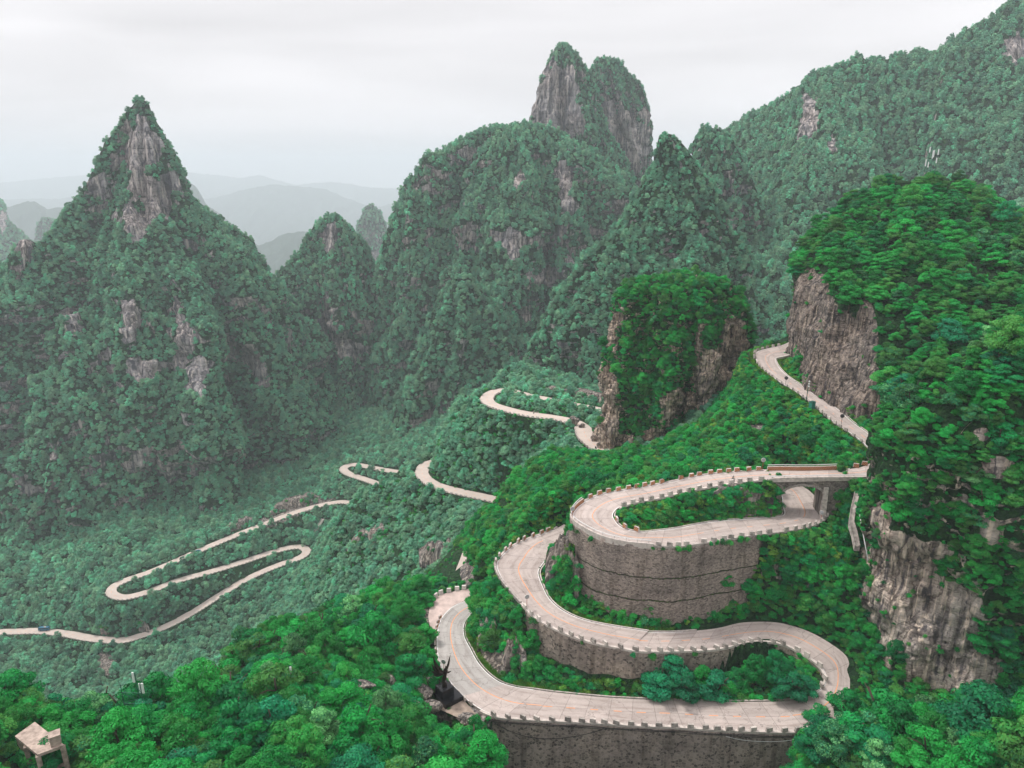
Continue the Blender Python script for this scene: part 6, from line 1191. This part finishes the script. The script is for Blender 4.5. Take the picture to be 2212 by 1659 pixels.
def gn_forest(name, T, label, cat):
    me = bpy.data.meshes.new(name); me.vertices.add(len(T)); me.vertices.foreach_set('co', T[:, :3].astype(np.float32).ravel())
    a = me.attributes.new('scl', 'FLOAT_VECTOR', 'POINT'); a.data.foreach_set('vector', np.stack([T[:, 3], T[:, 3], T[:, 4]], 1).astype(np.float32).ravel())
    tilt = np.random.RandomState(3).normal(size=(len(T), 2))*.10
    a = me.attributes.new('rot', 'FLOAT_VECTOR', 'POINT'); a.data.foreach_set('vector', np.stack([tilt[:, 0], tilt[:, 1], T[:, 5]], 1).astype(np.float32).ravel())
    a = me.attributes.new('pick', 'INT', 'POINT'); a.data.foreach_set('value', T[:, 6].astype(np.int32))
    o = mkobj(name, me); ng = bpy.data.node_groups.new(name, 'GeometryNodeTree'); ng.interface.new_socket('Geometry', in_out='INPUT', socket_type='NodeSocketGeometry'); ng.interface.new_socket('Geometry', in_out='OUTPUT', socket_type='NodeSocketGeometry')
    gi = ng.nodes.new('NodeGroupInput'); go = ng.nodes.new('NodeGroupOutput'); ip = ng.nodes.new('GeometryNodeInstanceOnPoints'); ci = ng.nodes.new('GeometryNodeCollectionInfo')
    ci.inputs['Collection'].default_value = PROTO; ci.inputs['Separate Children'].default_value = True; ci.inputs['Reset Children'].default_value = True
    def nat(nm, ty): n = ng.nodes.new('GeometryNodeInputNamedAttribute'); n.data_type = ty; n.inputs['Name'].default_value = nm; return n.outputs['Attribute']
    mp = ng.nodes.new('GeometryNodeMeshToPoints'); ng.links.new(gi.outputs[0], mp.inputs[0])
    ng.links.new(mp.outputs[0], ip.inputs['Points']); ng.links.new(ci.outputs[0], ip.inputs['Instance']); ip.inputs['Pick Instance'].default_value = True
    ng.links.new(nat('pick', 'INT'), ip.inputs['Instance Index']); ng.links.new(nat('scl', 'FLOAT_VECTOR'), ip.inputs['Scale'])
    er = ng.nodes.new('FunctionNodeEulerToRotation'); ng.links.new(nat('rot', 'FLOAT_VECTOR'), er.inputs[0]); ng.links.new(er.outputs[0], ip.inputs['Rotation'])
    ng.links.new(ip.outputs[0], go.inputs[0]); m = o.modifiers.new('scatter', 'NODES'); m.node_group = ng
    tag(o, label, cat, kind='stuff'); return o
if SHRUBS:
    sh = (REST[:, 6] < 3) | (REST[:, 6] >= 16)
    gn_forest('undergrowth', REST[sh], 'dense green bushes and creepers covering the near slopes between the road bends', 'undergrowth')
    gn_forest('forest', REST[~sh], 'unbroken broadleaf forest clothing every mountain and the valley sides', 'forest')
# grass along the foot of the walls
def tuft_mesh():
    g = np.random.RandomState(5); n = 60; V = []; F = []
    for k in range(n):
        a = g.rand()*6.28; r = g.rand()*.5; h = g.uniform(.25, .6); x, y = r*math.cos(a), r*math.sin(a); b = g.rand()*6.28; w = .05; i = len(V); lx, ly = g.normal(size=2)*.18
        V += [(x-w*math.cos(b), y-w*math.sin(b), 0), (x+w*math.cos(b), y+w*math.sin(b), 0), (x+lx, y+ly, h)]; F.append((i, i+1, i+2))
    me = mkmesh('tuft', V, F, [M['leaf_lime']]); set_attr(me, 'tone', np.full(len(V), .6)); return me
o = bpy.data.objects.new('plant_99', tuft_mesh()); PROTO.objects.link(o)
G_ = []
for r, s, a, b, o0, o1, dens in ((LO, -1, 9.5, 20.5, .7, 3.2, 3.2), (LO, 1, 34, 42, .6, 3.0, 3.2), (UP, -1, 29, 37, .6, 1.8, 2.5), (LO, -1, 1.5, 9.5, .6, 2.0, 2.5), (UP, -1, 2, 12, .5, 2.2, 2.0), (UP, 1, 1.5, 14, .9, 2.2, 2.0), (UP, 1, 18, 25, .8, 2.0, 2.5)):
    for p, n in side_pts(r, s, a, b, 0, .02):
        for _ in range(RNG.poisson(dens*.25)):
            q = p+n*RNG.uniform(o0, o1); z = ground_z(q[0], q[1], p[2]+3)
            if z is not None and abs(z-p[2]) < 2.5: sc = RNG.uniform(.7, 1.5); G_.append((q[0], q[1], z-.03, sc, sc, RNG.rand()*6.28, 19, 0))
if SHRUBS and G_: gn_forest('grass', np.array(G_), 'short bright grass growing along the road verges and wall feet', 'grass')
print('trees', len(TREES), 'rest', len(REST), 'tufts', len(G_))
# ------------------------------------------------------------------ air
b = MB(); b.box((0, 10200, -340), (30000, 21200, 1400)); hz = b.build('haze', newmat('haze')[0]); tag(hz, kind='stuff'); tag(hz, 'pale even mist filling the valleys', 'haze')
m = hz.data.materials[0]; nt = m.node_tree; nt.nodes.clear(); o_ = N(nt, 'ShaderNodeOutputMaterial'); v = N(nt, 'ShaderNodeVolumePrincipled'); v.inputs['Density'].default_value = HAZE; v.inputs['Density Attribute'].default_value = ''
v.inputs['Color'].default_value = (.87, .94, 1.0, 1); v.inputs['Anisotropy'].default_value = 0.0; LK(nt, v.outputs[0], o_.inputs['Volume'])
